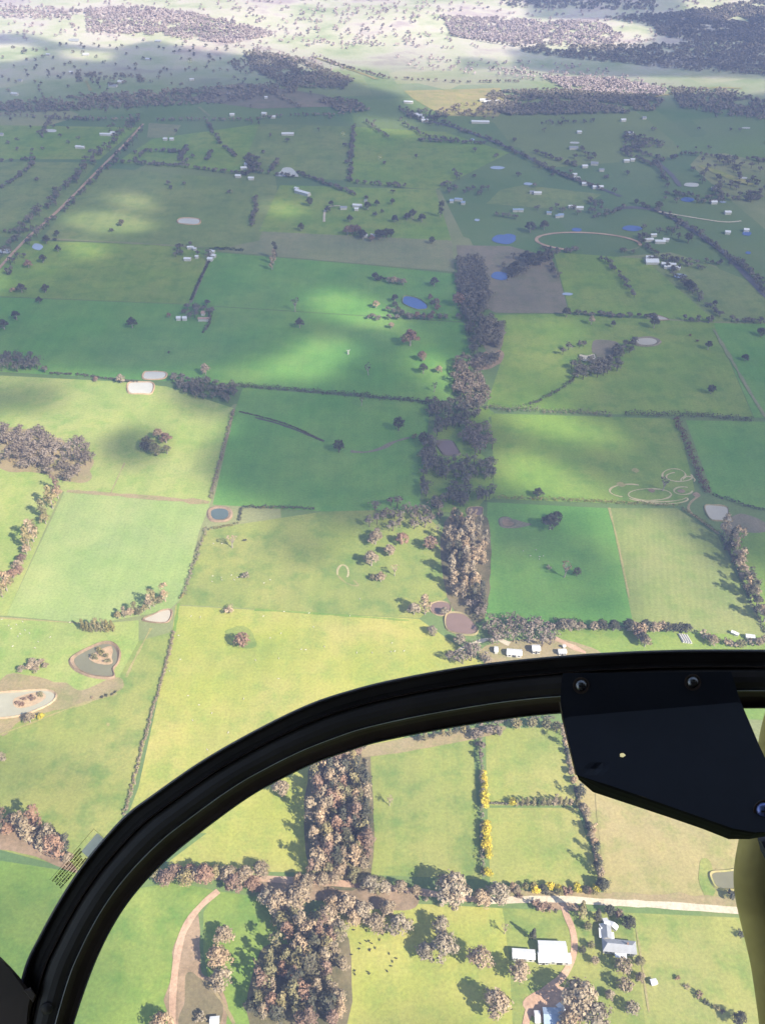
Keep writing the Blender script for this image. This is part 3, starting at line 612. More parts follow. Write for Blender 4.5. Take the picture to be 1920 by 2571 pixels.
# ------------------------------------------------------------------ single trees: tile, x, y (foot of trunk), crown width, kind, colour, label
TREES = [
 ('c1',1505,970,62,'bare','gum','sparse pale tree on a leaning white trunk beside the rim of the blue oval dam'),
 ('c1',1590,1160,62,'shrub','grey','pale grey low bush in the green paddock south of the blue oval dam'),
 ('c1',1588,925,28,'shrub','dark','tiny dark bush just right of the sparse white-trunked tree by the oval dam'),
 ('c1',960,320,90,'gum','olive','olive tree at the back left of the small clump in the pale paddock'),
 ('c1',950,345,70,'round','dark','dark tree at the left tip of the small clump in the pale paddock'),
 ('c1',1010,365,80,'gum','olive','tree at the front of the small clump in the pale paddock'),
 ('c1',1030,265,75,'gum','gum','brown tree at the top of the small clump in the pale paddock'),
 ('c1',1080,290,80,'gum','red','reddish tree at the upper right of the small clump in the pale paddock'),
 ('c1',1085,360,60,'gum','olive','tree at the lower right of the small clump in the pale paddock'),
 ('c2',930,210,84,'round','dark','round dark tree standing alone in the deep green paddock near the creek belt'),
 ('c2',545,350,78,'round','dark','dark round tree on the dark drain line crossing the deep green paddock'),
 ('c2',1095,300,85,'round','dark','dark tree jutting from the creek belt at the end of the faint brown track'),
 ('c2',1030,260,50,'shrub','olive','low bush beside the faint brown track near the creek belt'),
 ('c2',690,50,34,'bare','dark','thin tall tree standing below the long boundary hedge'),
 ('c2',780,945,105,'gum','gum','broad brown gum at the lower left of the cluster beside the creek'),
 ('c2',955,945,90,'gum','red','warm brown gum with visible trunk standing apart by the creek cluster'),
 ('c2',870,1018,80,'gum','gum','gum tree between the two groups west of the creek belt, casting a wide shadow'),
 ('c2',1135,980,98,'round','red','round russet tree standing alone close to the slender creek plantation'),
 ('c2',755,1085,95,'gum','gum','brown gum with broad crown at the top of the lower trio'),
 ('c2',815,1188,72,'gum','gum','tall-trunked gum in the middle of the lower trio'),
 ('c2',765,1178,48,'gum','olive','small gum at the left foot of the lower trio'),
 ('c2',905,1152,48,'bare','gum','small white-trunked tree right of the lower trio'),
 ('c2',1185,868,32,'bare','grey','small bare grey tree between the round russet tree and the creek belt'),
 ('c3',255,850,118,'gum','dark','large dark gum right of the small brown dam'),
 ('c3',300,800,75,'gum','dark','smaller dark gum behind the large one near the small brown dam'),
 ('c3',985,600,62,'bare','dark','lone tree on a white trunk amid the looping wheel marks'),
 ('c3',350,1160,75,'bare','red','russet-crowned tree on a white trunk in the deep green paddock'),
 ('c3',430,1150,58,'round','dark','dark tree just right of the russet white-trunked tree'),
 ('c3',248,1108,42,'shrub','grey','grey bush left of the russet white-trunked tree'),
 ('c3',180,640,70,'gum','dark','dark tree at the left part of the olive hedge below the striped wheel marks'),
 ('d1',1490,100,75,'shrub','grey','pale sprawling bush at the top of the big yellow paddock'),
 ('d1',1575,322,98,'round','red','round russet tree casting a dark shadow in the big yellow paddock'),
 ('d1',200,810,72,'gum','gum','brown tree at the left of the wattle clump below the pale pond'),
 ('d1',225,790,36,'wattle','wat','small yellow wattle left of the brighter one below the pale pond'),
 ('d1',275,790,52,'wattle','wat','bright yellow wattle below the pale pond at the left edge'),
 ('d1',15,1060,72,'gum','grey','pinkish-grey gum at the left edge of the green paddock'),
 ('d2',1030,110,88,'gum','grey','grey gum at the corner above the brown creek ponds'),
 ('d2',1100,110,70,'tall','gum','slender gum just left of the brown creek ponds'),
 ('d2',1145,235,62,'gum','grey','small grey gum on the paddock edge left of the mauve pond'),
 ('d2',1325,305,78,'gum','grey','grey bushy tree directly below the mauve pond'),
 ('d2',1225,110,60,'gum','grey','grey tree overhanging the upper brown creek pond'),
 ('d2',170,1280,120,'gum','gum','lone gum in the yellow paddock just inside the black frame'),
 ('e2',870,60,45,'bare','grey','small bare grey tree near the top of the patchy green paddock'),
 ('e1',1450,930,120,'gum','gum','warm brown gum at the top of the trio beside the brown track'),
 ('e1',1425,1090,165,'gum','gum','largest gum of the trio beside the brown track'),
 ('e1',1440,1220,150,'gum','grey','silvery grey gum at the foot of the trio beside the brown track'),
 ('e1',1060,1510,170,'gum','gum','broad brown gum beside the track at the bottom edge'),
 ('e1',1300,1440,80,'shrub','grey','grey bush on the bare brown ground at the bottom edge'),
 ('e1',1640,1380,110,'gum','dark','gum at the lower left tip of the creek woodland'),
 ('e2',1265,670,240,'gum','grey','huge mauve-grey gum above the orange road, with a long dark shadow'),
 ('e2',1470,690,120,'gum','grey','grey gum between the orange road and the corner of the wattle row'),
 ('e2',1565,680,160,'gum','grey','broad grey gum right above the orange road beside the wattle row'),
 ('e2',1105,1040,135,'gum','grey','left half of the grey gum pair in the yellow paddock'),
 ('e2',1225,1025,180,'gum','grey','right and larger half of the grey gum pair in the yellow paddock'),
 ('e2',1200,880,120,'gum','grey','rear gum behind the grey pair in the yellow paddock'),
 ('e2',1445,1100,165,'gum','gum','warm brown spreading gum between the grey pair and the white shed'),
 ('e2',1550,1390,190,'gum','gum','large brown gum with a long shadow at the foot of the yellow paddock'),
 ('e2',1615,890,50,'bare','gum','thin tall bare tree by the house paddock fence with a narrow shadow'),
 ('e2',935,870,150,'gum','grey','grey gum at the right tip of the creek woodland'),
 ('e2',1040,640,80,'gum','gum','slim gum hanging over the orange road'),
 ('e2',940,610,92,'gum','gum','brown gum with a leaning crown above the orange road'),
 ('e2',1110,670,40,'shrub','grey','small grey bush on the roadside'),
 ('e2',50,500,110,'gum','gum','gum at the left end of the roadside trees, against the yellow paddock'),
 ('e3',55,1180,140,'gum','grey','large mauve-grey gum directly below the small white shed'),
 ('e3',145,925,55,'cyp','dark','small pointed tree on the lawn left of the driveway'),
 ('e3',455,780,75,'cyp','olive','tall pointed conifer beside the driveway, above the house'),
 ('e3',498,860,62,'round','olive','pale bushy tree in front of the tall conifer by the driveway'),
 ('e3',560,800,60,'cyp','dark','dark conifer behind the house, second from the driveway'),
 ('e3',640,760,70,'round','dark','dark tree in the hedge line behind the house'),
 ('e3',700,780,66,'round','red','brown tree in the hedge line behind the house'),
 ('e3',760,850,92,'gum','dark','dark tree at the back right corner of the house'),
 ('e3',520,980,52,'round','cyp','dark garden tree on the left of the house'),
 ('e3',465,1010,52,'round','dark','round dark garden shrub between driveway and house'),
 ('e3',545,1080,55,'round','gum','brown garden tree at the lower left of the house'),
 ('e3',725,1130,112,'round','gum','rounded brown tree directly in front of the white verandah'),
 ('e3',830,1090,72,'gum','olive','olive tree right of the rounded brown tree before the house'),
 ('e3',835,1190,66,'gum','gum','brown tree on the right fence below the house'),
 ('e3',735,1255,100,'round','gum','brown tree in the middle of the lower garden'),
 ('e3',785,1395,92,'round','grey','grey tree at the foot of the lower garden'),
 ('e3',640,1300,70,'gum','grey','small grey tree left of the last garden tree'),
 ('e3',430,1360,250,'gum','grey','very large mauve gum beside the driveway at the bottom'),
 ('e3',540,1460,190,'gum','grey','right-hand mauve gum of the bottom group'),
 ('e3',370,1500,150,'gum','grey','gum overhanging the grey shed at the bottom edge'),
 ('e3',180,720,92,'shrub','red','reddish bush on the verge just below the cream road'),
 ('e3',240,735,75,'shrub','red','right-hand reddish bush on the verge below the cream road'),
 ('e3',295,745,30,'shrub','dark','tiny dark bush beside the driveway entrance'),
 ('e3',590,600,98,'gum','dark','dark tree closing the end of the long tree row by the cream road'),
 ('e3',1445,660,95,'shrub','dark','dark bush beside the green dam near the yellow panel'),
 ('e3',1490,900,60,'shrub','dark','small dark bush by the yellow panel, below the cream road'),
 ('e3',1470,1470,100,'gum','dark','dark tree at the bottom edge near the yellow panel'),
 ('e3',1080,1180,40,'shrub','red','uppermost bush of the diagonal line right of the garden'),
 ('e3',1140,1235,40,'shrub','gum','second bush of the diagonal line right of the garden'),
 ('e3',1215,1290,62,'shrub','red','reddish bush in the middle of the diagonal line'),
 ('e3',1265,1340,45,'shrub','dark','dark bush after the reddish one on the diagonal line'),
 ('e3',1330,1375,55,'shrub','olive','olive bush near the lower end of the diagonal line'),
 ('e3',1370,1395,38,'shrub','red','lowest bush of the diagonal line right of the garden'),
 # middle distance
 ('b2',300,205,48,'gum','dark','lone dark tree in the paddock below the white long shed'),
 ('b2',470,85,42,'gum','dark','left tree of the leaning pair near the white farm cluster'),
 ('b2',495,55,40,'gum','dark','right tree of the leaning pair near the white farm cluster'),
 ('b2',355,45,50,'round','dark','dark tree below the long white shed'),
 ('b2',615,150,46,'gum','dark','tree in front of the white farm cluster'),
 ('b2',730,70,50,'gum','dark','dark tree right beside the white farm cluster'),
 ('b2',790,45,38,'gum','dark','tree right of the white farm cluster'),
 ('b2',890,35,38,'gum','dark','small tree far right of the white farm cluster'),
 ('b2',780,110,38,'shrub','dark','low bush below the tree right of the white cluster'),
 ('b2',825,90,34,'shrub','dark','low bush farther right below the white cluster'),
 ('b2',905,150,50,'gum','dark','single tree left of the clump of three'),
 ('b2',985,138,48,'gum','dark','left tree of the dark clump in the upper middle paddock'),
 ('b2',1020,130,60,'gum','dark','tallest tree of the dark clump in the upper middle paddock'),
 ('b2',1080,150,50,'gum','dark','right tree of the dark clump in the upper middle paddock'),
 ('b2',1200,118,42,'tall','dark','tree near the small house with the blue roof'),
 ('b2',1145,290,42,'round','dark','small dark round tree in the tan paddock'),
 ('b2',135,390,44,'tall','dark','upper tree of the short upright row in the deep green paddock'),
 ('b2',125,425,40,'tall','gum','middle tree of the short upright row in the deep green paddock'),
 ('b2',112,460,38,'tall','gum','lowest tree of the short upright row in the deep green paddock'),
 ('b2',262,730,48,'bare','dark','lone tree on a thin stem left of the sunlit streak'),
 ('b2',290,835,62,'gum','dark','faint grey tree below the one left of the sunlit streak'),
 ('b2',785,705,52,'gum','gum','tree on the right end of the sunlit streak'),
 ('b2',882,838,42,'gum','gum','small tree between the sunlit streak and the large brown gum'),
 ('b2',1005,950,120,'gum','red','large brown gum on a tall trunk below the deep blue dam'),
 ('b2',735,1142,44,'bare','dark','small tree on a very long pale trunk in the deep green paddock'),
 ('b2',1080,1045,62,'gum','red','russet tree in the sunlit strip below the large brown gum'),
 ('b2',1090,1130,58,'gum','dark','greyish tree below the russet one'),
 ('b2',1190,1125,52,'gum','gum','brown tree nearest the big sunlit creek cluster'),
 ('b2',1160,1250,40,'bare','dark','bare small tree left of the big sunlit creek cluster'),
 ('b2',1160,565,58,'gum','dark','dim grey tree above the deep blue dam'),
 ('b2',1315,695,84,'round','red','brown tree at the corner between the blue dam and the creek belt'),
 ('b1',375,245,38,'gum','dark','dark tree beside the fence line near the orange road'),
 ('b1',360,270,30,'shrub','dark','bush under the tree beside the fence line near the orange road'),
 ('b1',300,605,52,'gum','dark','dark tree on the paddock boundary at the left'),
 ('b1',260,675,42,'gum','dark','dark tree just below the paddock boundary at the left'),
 ('b1',112,785,62,'gum','dark','dark tree in the deep green paddock, upper of the left-edge pair'),
 ('b1',32,845,66,'gum','dark','dark tree in the deep green paddock, at the left edge'),
 ('b1',860,835,70,'gum','dark','solitary dark tree in the middle of the deep green paddock'),
 ('b1',190,445,56,'gum','red','brown tree right of the orange road bend'),
 ('b1',283,412,52,'gum','dark','dark tree between the mauve dam and the sunlit spot'),
 ('b1',380,342,42,'gum','dark','grey tree below the fence, right of the mauve dam'),
 ('b1',305,290,55,'gum','dark','dark tree directly right of the mauve dam'),
 ('b1',145,605,66,'gum','dark','dark tree left on the paddock boundary'),
 ('b1',90,600,50,'shrub','gum','low brown bush beside the tree left on the paddock boundary'),
 ('b1',70,490,42,'shrub','dark','low bush below the orange road'),
 ('b1',792,175,44,'gum','dark','upper tree in the sunlit oval patch'),
 ('b1',730,212,36,'shrub','dark','lower bush in the sunlit oval patch'),
 ('b1',1335,1135,66,'gum','grey','pale grey tree above the dark plantation'),
 ('b1',785,1190,66,'gum','grey','grey round tree in the hedge left of the white dams'),
 ('b1',625,1180,36,'gum','red','russet tree in the hedge left of the grey round one'),
 ('b1',1095,1000,24,'shrub','dark','tiny bush on the faint track below the second homestead'),
 ('b1',1098,770,32,'gum','red','russet bush left of the two domed white tanks'),
 ('b3',960,65,52,'round','dark','dark tree beside the far bend of the sealed road'),
 ('b3',815,35,34,'round','dark','dark tree just before the far bend of the sealed road'),
 ('b3',1150,285,64,'round','dark','dark tree between the homestead and the sealed road'),
 ('b3',130,215,72,'gum','dark','dark tree at the left end of the oval training track'),
 ('b3',218,200,58,'gum','dark','smaller dark tree near the left end of the oval training track'),
 ('b3',362,765,62,'gum','dark','dark tree on the boundary hedge below the mauve paddock'),
 ('b3',525,812,46,'gum','grey','pale grey tree below the boundary hedge'),
 ('b3',665,828,40,'gum','dark','small dark tree right of the pale grey one'),
 ('b3',930,835,68,'gum','dark','dark tree immediately below the pale lens-shaped dam'),
 ('b3',1280,975,50,'gum','dark','dark tree on the faint diagonal track at the right'),
 ('b3',1518,1045,46,'gum','dark','dark tree right of the faint diagonal track'),
 ('b3',1620,885,58,'gum','dark','dark tree close to the right edge'),
 ('b3',1298,1262,62,'round','dark','dark tree in a worn ring of soil above the long hedge'),
 ('b3',1210,925,26,'shrub','red','small rust-red bush in the green paddock'),
 ('b3',1165,890,24,'shrub','red','smaller rust-red bush left of the other red one'),
 ('b3',1155,590,68,'gum','dark','dark tree at the upper end of the diagonal hedge below the farm'),
 ('b3',1320,702,42,'gum','dark','tree halfway along the diagonal hedge below the farm'),
]
for t, x, y, w, k, c, lab in TREES:
    p = T(t, x, y); s = {'e': 1.12, 'd': 1.12}.get(t[0], 1.1)
    vz = 1.0
    tree(p, w * .38741 * mpp(p) / K * s, k, c, lab, vz=vz)
# ------------------------------------------------------------------ groups of look-alike trees
def row(t, pts, w, kinds, cols, label, group, vz=1.0):
    for x, y in pts:
        p = T(t, x, y); tree(p, w * .38741 * mpp(p) / K * rng.uniform(.95, 1.4), rng.choice(kinds), rng.choice(cols), label, group, vz)
def belt(Pf, spacing, mind, width, kinds, cols, label, group, vz=1.0, cap=999):
    pts = ground_fill(Pf, spacing, mind, .22)[:cap]
    for p in pts: tree(p, width * rng.uniform(.75, 1.3), rng.choice(kinds), rng.choice(cols), label, group, vz)
    return len(pts)
row('c1', [(380,650),(372,615),(345,715),(300,815),(288,780),(240,905),(222,930),(200,985),(178,1010),(150,1060),(122,1100),(135,1130),(92,1165),(70,1200),(50,1250),(20,1290)], 62, ['gum','tall'], ['gum','olive','red'],
    'brownish tree in the slanting row at the left edge, shadow on the grass', 'slanting tree row at the left edge', 1.0)
row('d1', [(770,135),(810,130),(850,118),(880,105),(905,115),(940,90),(975,75),(1000,60),(1040,35),(1075,25)], 48, ['gum','tall'], ['gum','olive'], 'small tree in the curved row above the pale teardrop dam', 'curved tree row above the teardrop dam')
row('d1', [(545,215),(575,222),(600,228),(628,222),(655,225),(680,220),(705,222),(735,218)], 42, ['cyp','tall'], ['olive','yel'], 'small olive conifer in the short row above the heart-shaped pond', 'short row above the heart-shaped pond')
row('d1', [(145,480),(205,470),(240,485),(215,430),(275,430),(300,455),(250,450)], 52, ['gum'], ['gum','grey'], 'small gum in the compact clump left of the heart-shaped pond', 'compact clump left of the heart-shaped pond')
row('d1', [(600,655),(665,650),(690,640),(730,632),(748,618)], 26, ['shrub'], ['dark','gum'], 'small dark bush in the sparse line below the heart-shaped pond', 'sparse line of bushes below the pond')
row('d1', [(645,350),(690,385),(615,400),(700,420),(660,370)], 46, ['shrub'], ['olive','yel'], 'low bush on the island in the heart-shaped pond', 'bushes on the pond island')
row('d1', [(120,690),(160,665),(200,650),(215,665),(265,640),(150,700)], 42, ['shrub'], ['olive','red','gum'], 'low bush on the islands of the pale pond at the left', 'bushes on the islands of the pale pond')
row('d3', [(40,850),(140,840),(230,850),(300,860)], 72, ['cyp','round'], ['olive'], 'rounded conifer in the short row seen just below the black frame', 'conifer row below the black frame')
row('d2', [(1060,930),(1100,930),(1155,915),(1215,900),(1260,900),(1300,880),(1345,875),(1375,870)], 40, ['cyp'], ['dark','olive'], 'young dark tree on the terraced strip of bare soil', 'young trees on the terraced strip')
# yellow wattles
row('d2', [(1480,1150),(1480,1185),(1484,1200),(1490,1215),(1487,1245),(1485,1275)], 46, ['wattle'], ['wat'], 'bright yellow wattle near the top of the upright hedge', 'yellow wattles at the top of the upright hedge')
row('e2', [(1478,5),(1480,20),(1485,50),(1490,70),(1498,200),(1500,270),(1503,315),(1507,360),(1500,230),(1495,255),(1505,300),(1495,335),(1508,385),(1512,400),(1500,505),(1518,515)], 56, ['wattle'], ['wat'], 'bright yellow wattle in the lower part of the upright hedge', 'yellow wattles along the upright hedge')
row('e3', [(95,600),(160,625),(150,595),(255,600),(318,635),(310,605),(435,620),(428,595),(540,635),(555,615),(15,55),(435,60)], 56, ['wattle'], ['wat','wat','olive'], 'yellow wattle in the row along the top of the cream road', 'wattle row above the cream road')
row('e3', [(40,620),(60,650),(20,600),(210,615),(230,630),(365,620),(385,630),(485,620),(505,625),(580,560)], 60, ['gum','shrub'], ['red','gum','dark'], 'brown bushy tree between the wattles above the cream road', 'brown trees between the roadside wattles')
row('e3', [(40,60),(75,62),(110,60),(150,62),(180,60),(215,58),(250,60),(285,60),(320,60),(355,58),(390,60)], 34, ['tall','cyp'], ['gum','olive'], 'small tree in the cross row between the two fenced paddocks', 'cross row between the two paddocks')
row('e3', [(450,20),(470,90),(490,150),(505,210),(520,270),(545,300),(545,370),(560,420),(560,480),(580,520),(555,450),(530,250)], 50, ['gum','tall'], ['dark','gum'], 'dark tree in the long row right of the fenced paddocks', 'long row right of the fenced paddocks')
row('d3', [(330,890),(350,960),(365,1010),(380,1080),(395,1140),(410,1200),(440,1260)], 44, ['gum','tall'], ['dark','gum'], 'dark tree in the upper part of the row under the black plate', 'upper part of the row under the black plate')
row('c3', [(1380,880),(1405,900),(1395,935),(1430,950),(1420,985),(1450,1000),(1465,1040),(1450,1070),(1490,1080),(1480,1110),(1510,1130),(1500,1170),(1530,1180),(1540,1220),(1560,1250),(1530,1260),(1580,1285)], 62, ['gum','tall'], ['dark','gum','grey'], 'dark tree in the thick row running down the right edge', 'thick tree row at the right edge')
row('d3', [(1560,10),(1590,60),(1620,110),(1640,160)], 70, ['gum','tall'], ['dark','gum'], 'dark tree at the lower end of the row at the right edge', 'lower end of the right edge row')
row('d3', [(310,210),(350,205),(395,215),(450,212),(540,215),(590,210),(665,215),(760,215),(800,225),(840,240),(870,215),(930,225),(975,215),(1010,225),(1060,225),(1100,220),(1140,225),(850,290),(870,320),(830,270)], 70, ['gum','round'], ['gum','grey','red','dark'],
    'mauve-brown tree in the row behind the small farm strip', 'tree row behind the small farm strip')
row('d3', [(1280,270),(1300,300),(1330,290),(1250,260),(1400,300),(1440,315),(1490,325),(1550,300),(1600,310),(1640,300)], 66, ['gum','round','shrub'], ['grey','red','olive','gum'], 'bushy tree among the mixed planting right of the white tunnels', 'mixed planting right of the white tunnels')
row('b3', [(60,490),(30,470),(100,400),(140,420),(180,400),(200,430),(235,400),(120,440),(20,500),(0,480)], 60, ['gum'], ['dark'], 'dark tree in the scatter left of the mauve paddock', 'dark trees by the mauve paddock')
row('b2', [(905,700),(925,730),(950,765),(1000,775),(1050,775),(1090,778),(1130,785),(1150,755),(1180,720),(1150,690),(1135,655),(1175,685),(905,665)], 40, ['gum'], ['dark','red'], 'dull tree ringing the deep blue dam', 'trees ringing the deep blue dam')
row('b2', [(780,525),(810,530),(840,525),(870,545),(900,550),(930,550),(960,560)], 42, ['gum','shrub'], ['dark','grey'], 'dim tree in the short dark grove above the sunlit streak', 'short dark grove above the sunlit streak')
row('b2', [(600,235),(630,230),(660,230),(685,245),(820,250),(850,250),(880,245),(700,260),(755,275),(800,265)], 52, ['round','gum'], ['dark','red'], 'dark tree sheltering the two white houses in mid picture', 'trees sheltering the two white houses')
row('e1', [(20,190),(60,200),(110,215),(150,230),(90,180),(190,190),(215,230),(200,300),(250,220),(240,270),(280,260),(290,310),(325,250),(330,330),(365,290),(370,350),(400,340),(410,400),(440,370),(450,420),(20,240),(60,245),(300,360),(350,380)], 84, ['gum','tall'], ['gum','red','dark'],
    'brown tree in the roadside grove at the lower left corner', 'roadside grove at the lower left')
cs = [('e2',150,740,170),('e2',90,690,130),('e2',280,720,185),('e2',190,850,150),('e2',400,860,150),('e2',365,1000,180),('e2',480,810,160),('e2',540,890,130),('e2',600,740,145),('e2',700,790,150),('e2',780,850,125),('e2',860,760,110),('e2',640,830,110),('e2',520,720,120),('e2',330,930,130),('e2',440,930,120),('e2',250,800,120),('e2',330,640,110)]
for t, x, y, w in cs:
    p = T(t, x, y); tree(p, w*.38741*mpp(p)/K*1.12, 'gum', rng.choice(['grey','grey','gum','olive']), 'mauve-grey gum in the dense wood just below the orange road', 'dense wood below the orange road')
for t, x, y, w in [('e2',340,590,110),('e2',440,570,100),('e2',285,560,82),('e2',390,520,80),('e2',510,560,90),('e2',560,500,90),('e2',640,540,100),('e2',750,610,120),('e2',800,590,110),('e2',840,610,90),('e2',700,580,90),('e2',480,480,80)]:
    p = T(t, x, y); tree(p, w*.38741*mpp(p)/K*1.12, 'gum', rng.choice(['gum','olive','grey']), 'brown gum on the top side of the orange road below the wide tree belt', 'gums above the orange road')
for t, x, y, w in [('e1',1080,560,120),('e1',1020,530,90),('e1',1140,520,100),('e1',1210,560,120),('e1',1280,540,120),('e1',1340,560,130),('e1',1400,520,110),('e1',1490,540,120),('e1',1520,600,130),('e1',1590,540,120),('e1',1640,590,100),('e1',1240,500,90)]:
    p = T(t, x, y); tree(p, w*.38741*mpp(p)/K*1.12, 'gum', rng.choice(['gum','olive','red']), 'warm brown gum in the grove where the brown track begins', 'grove where the brown track begins')
n1 = belt([(678,1652),(792,1612),(797,1885),(672,1895)], 5.0, 3.2, 6.6, ['tall'], ['gum','gum','red','olive','dark'], 'slender brown gum packed in the wide upright belt below the frame', 'wide upright belt below the frame', cap=120)
n2 = belt([(560,2060),(640,2020),(742,2005),(742,2225),(550,2225)], 5.9, 3.8, 6.6, ['tall'], ['red','gum','gum','olive','dark'], 'russet gum in the dense plantation at the bottom', 'dense plantation at the bottom', cap=95)
n3 = belt([(962,1125),(1050,1122),(1046,1335),(1015,1310),(965,1275)], 6.8, 4, 6.2, ['tall'], ['gum','grey','gum','dark'], 'slender grey-brown gum in the narrow creek plantation', 'narrow creek plantation', cap=120)
print('BELTS', n1, n2, n3)
# farther belts: counted as one cover object per tone
def cover(Pf, spacing, mind, width, hgt, mat='wood', gaps=.22):
    for p in ground_fill(Pf, spacing, mind, gaps): wood_tree(p, width*rng.uniform(.7, 1.35), hgt*rng.uniform(.75, 1.2), mat)
def cover_line(Pf, spacing, wid, width, hgt, mat='wooddark', skip=.1):
    P = [F(*p) for p in Pf]
    for a, b in zip(P, P[1:]):
        n = max(1, int((b-a).length/spacing))
        for k in range(n):
            if rng.random() < skip: continue
            q = a.lerp(b, (k+rng.random())/n); x, y = q.x+rng.gauss(0, wid*.35), q.y+rng.gauss(0, wid*.35)
            wood_tree(Vector((x, y, h(x, y))), width*rng.uniform(.6, 1.35), hgt*rng.uniform(.7, 1.25), mat)
cover([(985,565),(1040,560),(1060,640),(1040,690),(1085,700),(1083,760),(1050,745),(1020,770),(1005,700),(995,640)], 5.4, 2.4, 8, 9, 'wooddark')
cover([(1010,780),(1085,765),(1060,800),(1035,805)], 7, 3, 8, 8, 'wooddark')
cover([(972,795),(1000,780),(1035,795),(1052,880),(1020,890),(985,850)], 5.4, 2.4, 9, 11, 'wood')
cover([(925,872),(1045,878),(1020,915),(960,935),(925,950)], 5.8, 2.4, 7.8, 10, 'wooddark', .4)
cover([(1000,930),(1050,925),(1065,975),(1030,985),(1000,960)], 5.4, 2.4, 9, 11, 'wood')
cover([(905,960),(935,950),(950,1000),(1065,1005),(1068,1085),(1000,1095),(945,1105),(908,1060)], 5.4, 2.4, 7.8, 10, 'wooddark', .3)
cover([(795,1105),(850,1090),(905,1105),(930,1075),(960,1120),(930,1145),(800,1165)], 8.5, 4, 8, 10, 'wood')
cover([(0,930),(80,930),(125,955),(185,960),(205,1000),(185,1045),(130,1040),(60,1015),(0,1008)], 6.8, 3.5, 8.5, 11, 'wood')
cover([(362,815),(440,825),(515,838),(498,872),(440,868),(395,850)], 5.5, 3, 6, 7, 'wooddark')
cover([(1040,1345),(1190,1350),(1192,1398),(1060,1392)], 6.2, 3, 9, 11, 'wood'); cover([(985,1405),(1050,1400),(1055,1430),(960,1440)], 6, 3, 8, 9, 'wood')
cover([(1229,783),(1275,780),(1310,785),(1340,745),(1372,742),(1330,808),(1240,828)], 6.5, 3, 8, 9, 'wooddark'); cover_line([(1222,765),(1262,748)], 6, 6, 8, 8)
cover([(0,775),(60,770),(110,790),(110,806),(0,803)], 7, 3, 10, 10, 'wooddark')
cover([(1020,1560),(1060,1565),(1110,1560),(1060,1600),(1025,1610)], 6, 3, 6, 8, 'wood')
cover([(1010,1600),(1035,1590),(1045,1640),(1030,1640)], 5, 3, 5, 6, 'wood')
cover_line([(1030,1340),(1035,1300),(1045,1335)], 5, 5, 7, 9, 'wood', 0)
for A, B_ in (((0,590),(60,512)),((60,512),(130,448)),((130,448),(215,362)),((215,362),(312,266))):
    cover_line([(A[0]-10,A[1]-16),(B_[0]-10,B_[1]-12)], 6, 11, 9, 10); cover_line([(A[0]+10,A[1]+14),(B_[0]+9,B_[1]+8)], 9, 8, 8, 9, skip=.35)
FARL = [ # lines of trees among the distant paddocks
 [(0,505),(75,500)], [(790,690),(985,690)], [(840,675),(900,690)], [(985,600),(1005,690)], [(250,352),(360,358),(540,380)], [(290,352),(318,328),(392,330)], [(388,350),(405,320)], [(360,330),(402,334)], [(445,350),(460,328)],
 [(448,268),(475,312)], [(482,320),(512,340)], [(0,412),(60,370),(70,352)], [(0,350),(90,345)], [(90,300),(110,258),(210,262)], [(0,250),(80,255),(300,262)], [(340,262),(540,262),(620,252),(740,250)], [(764,275),(754,395)], [(756,395),(880,407)], [(545,372),(640,385)],
 [(600,350),(585,372)], [(640,375),(760,420),(790,430)], [(790,265),(840,300)], [(870,270),(925,300),(985,305)], [(950,262),(1010,288),(1050,300),(1110,330)], [(900,305),(1050,312)], [(1110,330),(1200,375),(1300,412)], [(1180,555),(1207,612)], [(1298,560),(1330,590),(1372,645)],
 [(1190,550),(1250,540)], [(1375,510),(1400,540),(1430,560),(1520,585)], [(1430,570),(1470,600),(1510,640)], [(1440,560),(1480,590)], [(1460,600),(1500,640),(1560,690)], [(1400,560),(1580,575)], [(1380,445),(1440,465),(1500,500),(1560,550),(1590,575)], [(1580,560),(1652,620)], [(1600,570),(1652,640)],
 [(1235,680),(1330,686),(1420,688)], [(1470,692),(1540,697)], [(1560,695),(1652,698)], [(1350,448),(1310,468),(1280,470)], [(1060,465),(1120,475)], [(1160,270),(1280,265)], [(1410,355),(1480,335),(1540,340),(1652,350)], [(1410,350),(1440,395)], [(1500,440),(1652,430)], [(1430,420),(1560,432)],
 [(1170,540),(1230,548),(1245,540)], [(1340,545),(1370,548)], [(555,430),(545,490)], [(700,215),(790,240)], [(560,190),(650,235)], [(1340,330),(1410,360)], [(1150,330),(1250,362)],[(0,230),(300,225),(480,205)],[(200,212),(470,200)], [(1100,90),(1330,110),(1460,130)], [(960,75),(1100,100),(1290,120)],
 [(700,130),(830,170),(1000,180),(1120,178)], [(1060,150),(1180,165),(1310,185),(1440,188)],
]
for P in FARL: cover_line(P, 5.2 if P[0][1] > 250 else 6.5, 4, 6.6 if P[0][1] > 250 else 6, 6, 'wood' if (max(q[1] for q in P) < 200 and P[0][0] > 600) else 'woodmid' if max(q[1] for q in P) < 265 else 'wooddark', .12)
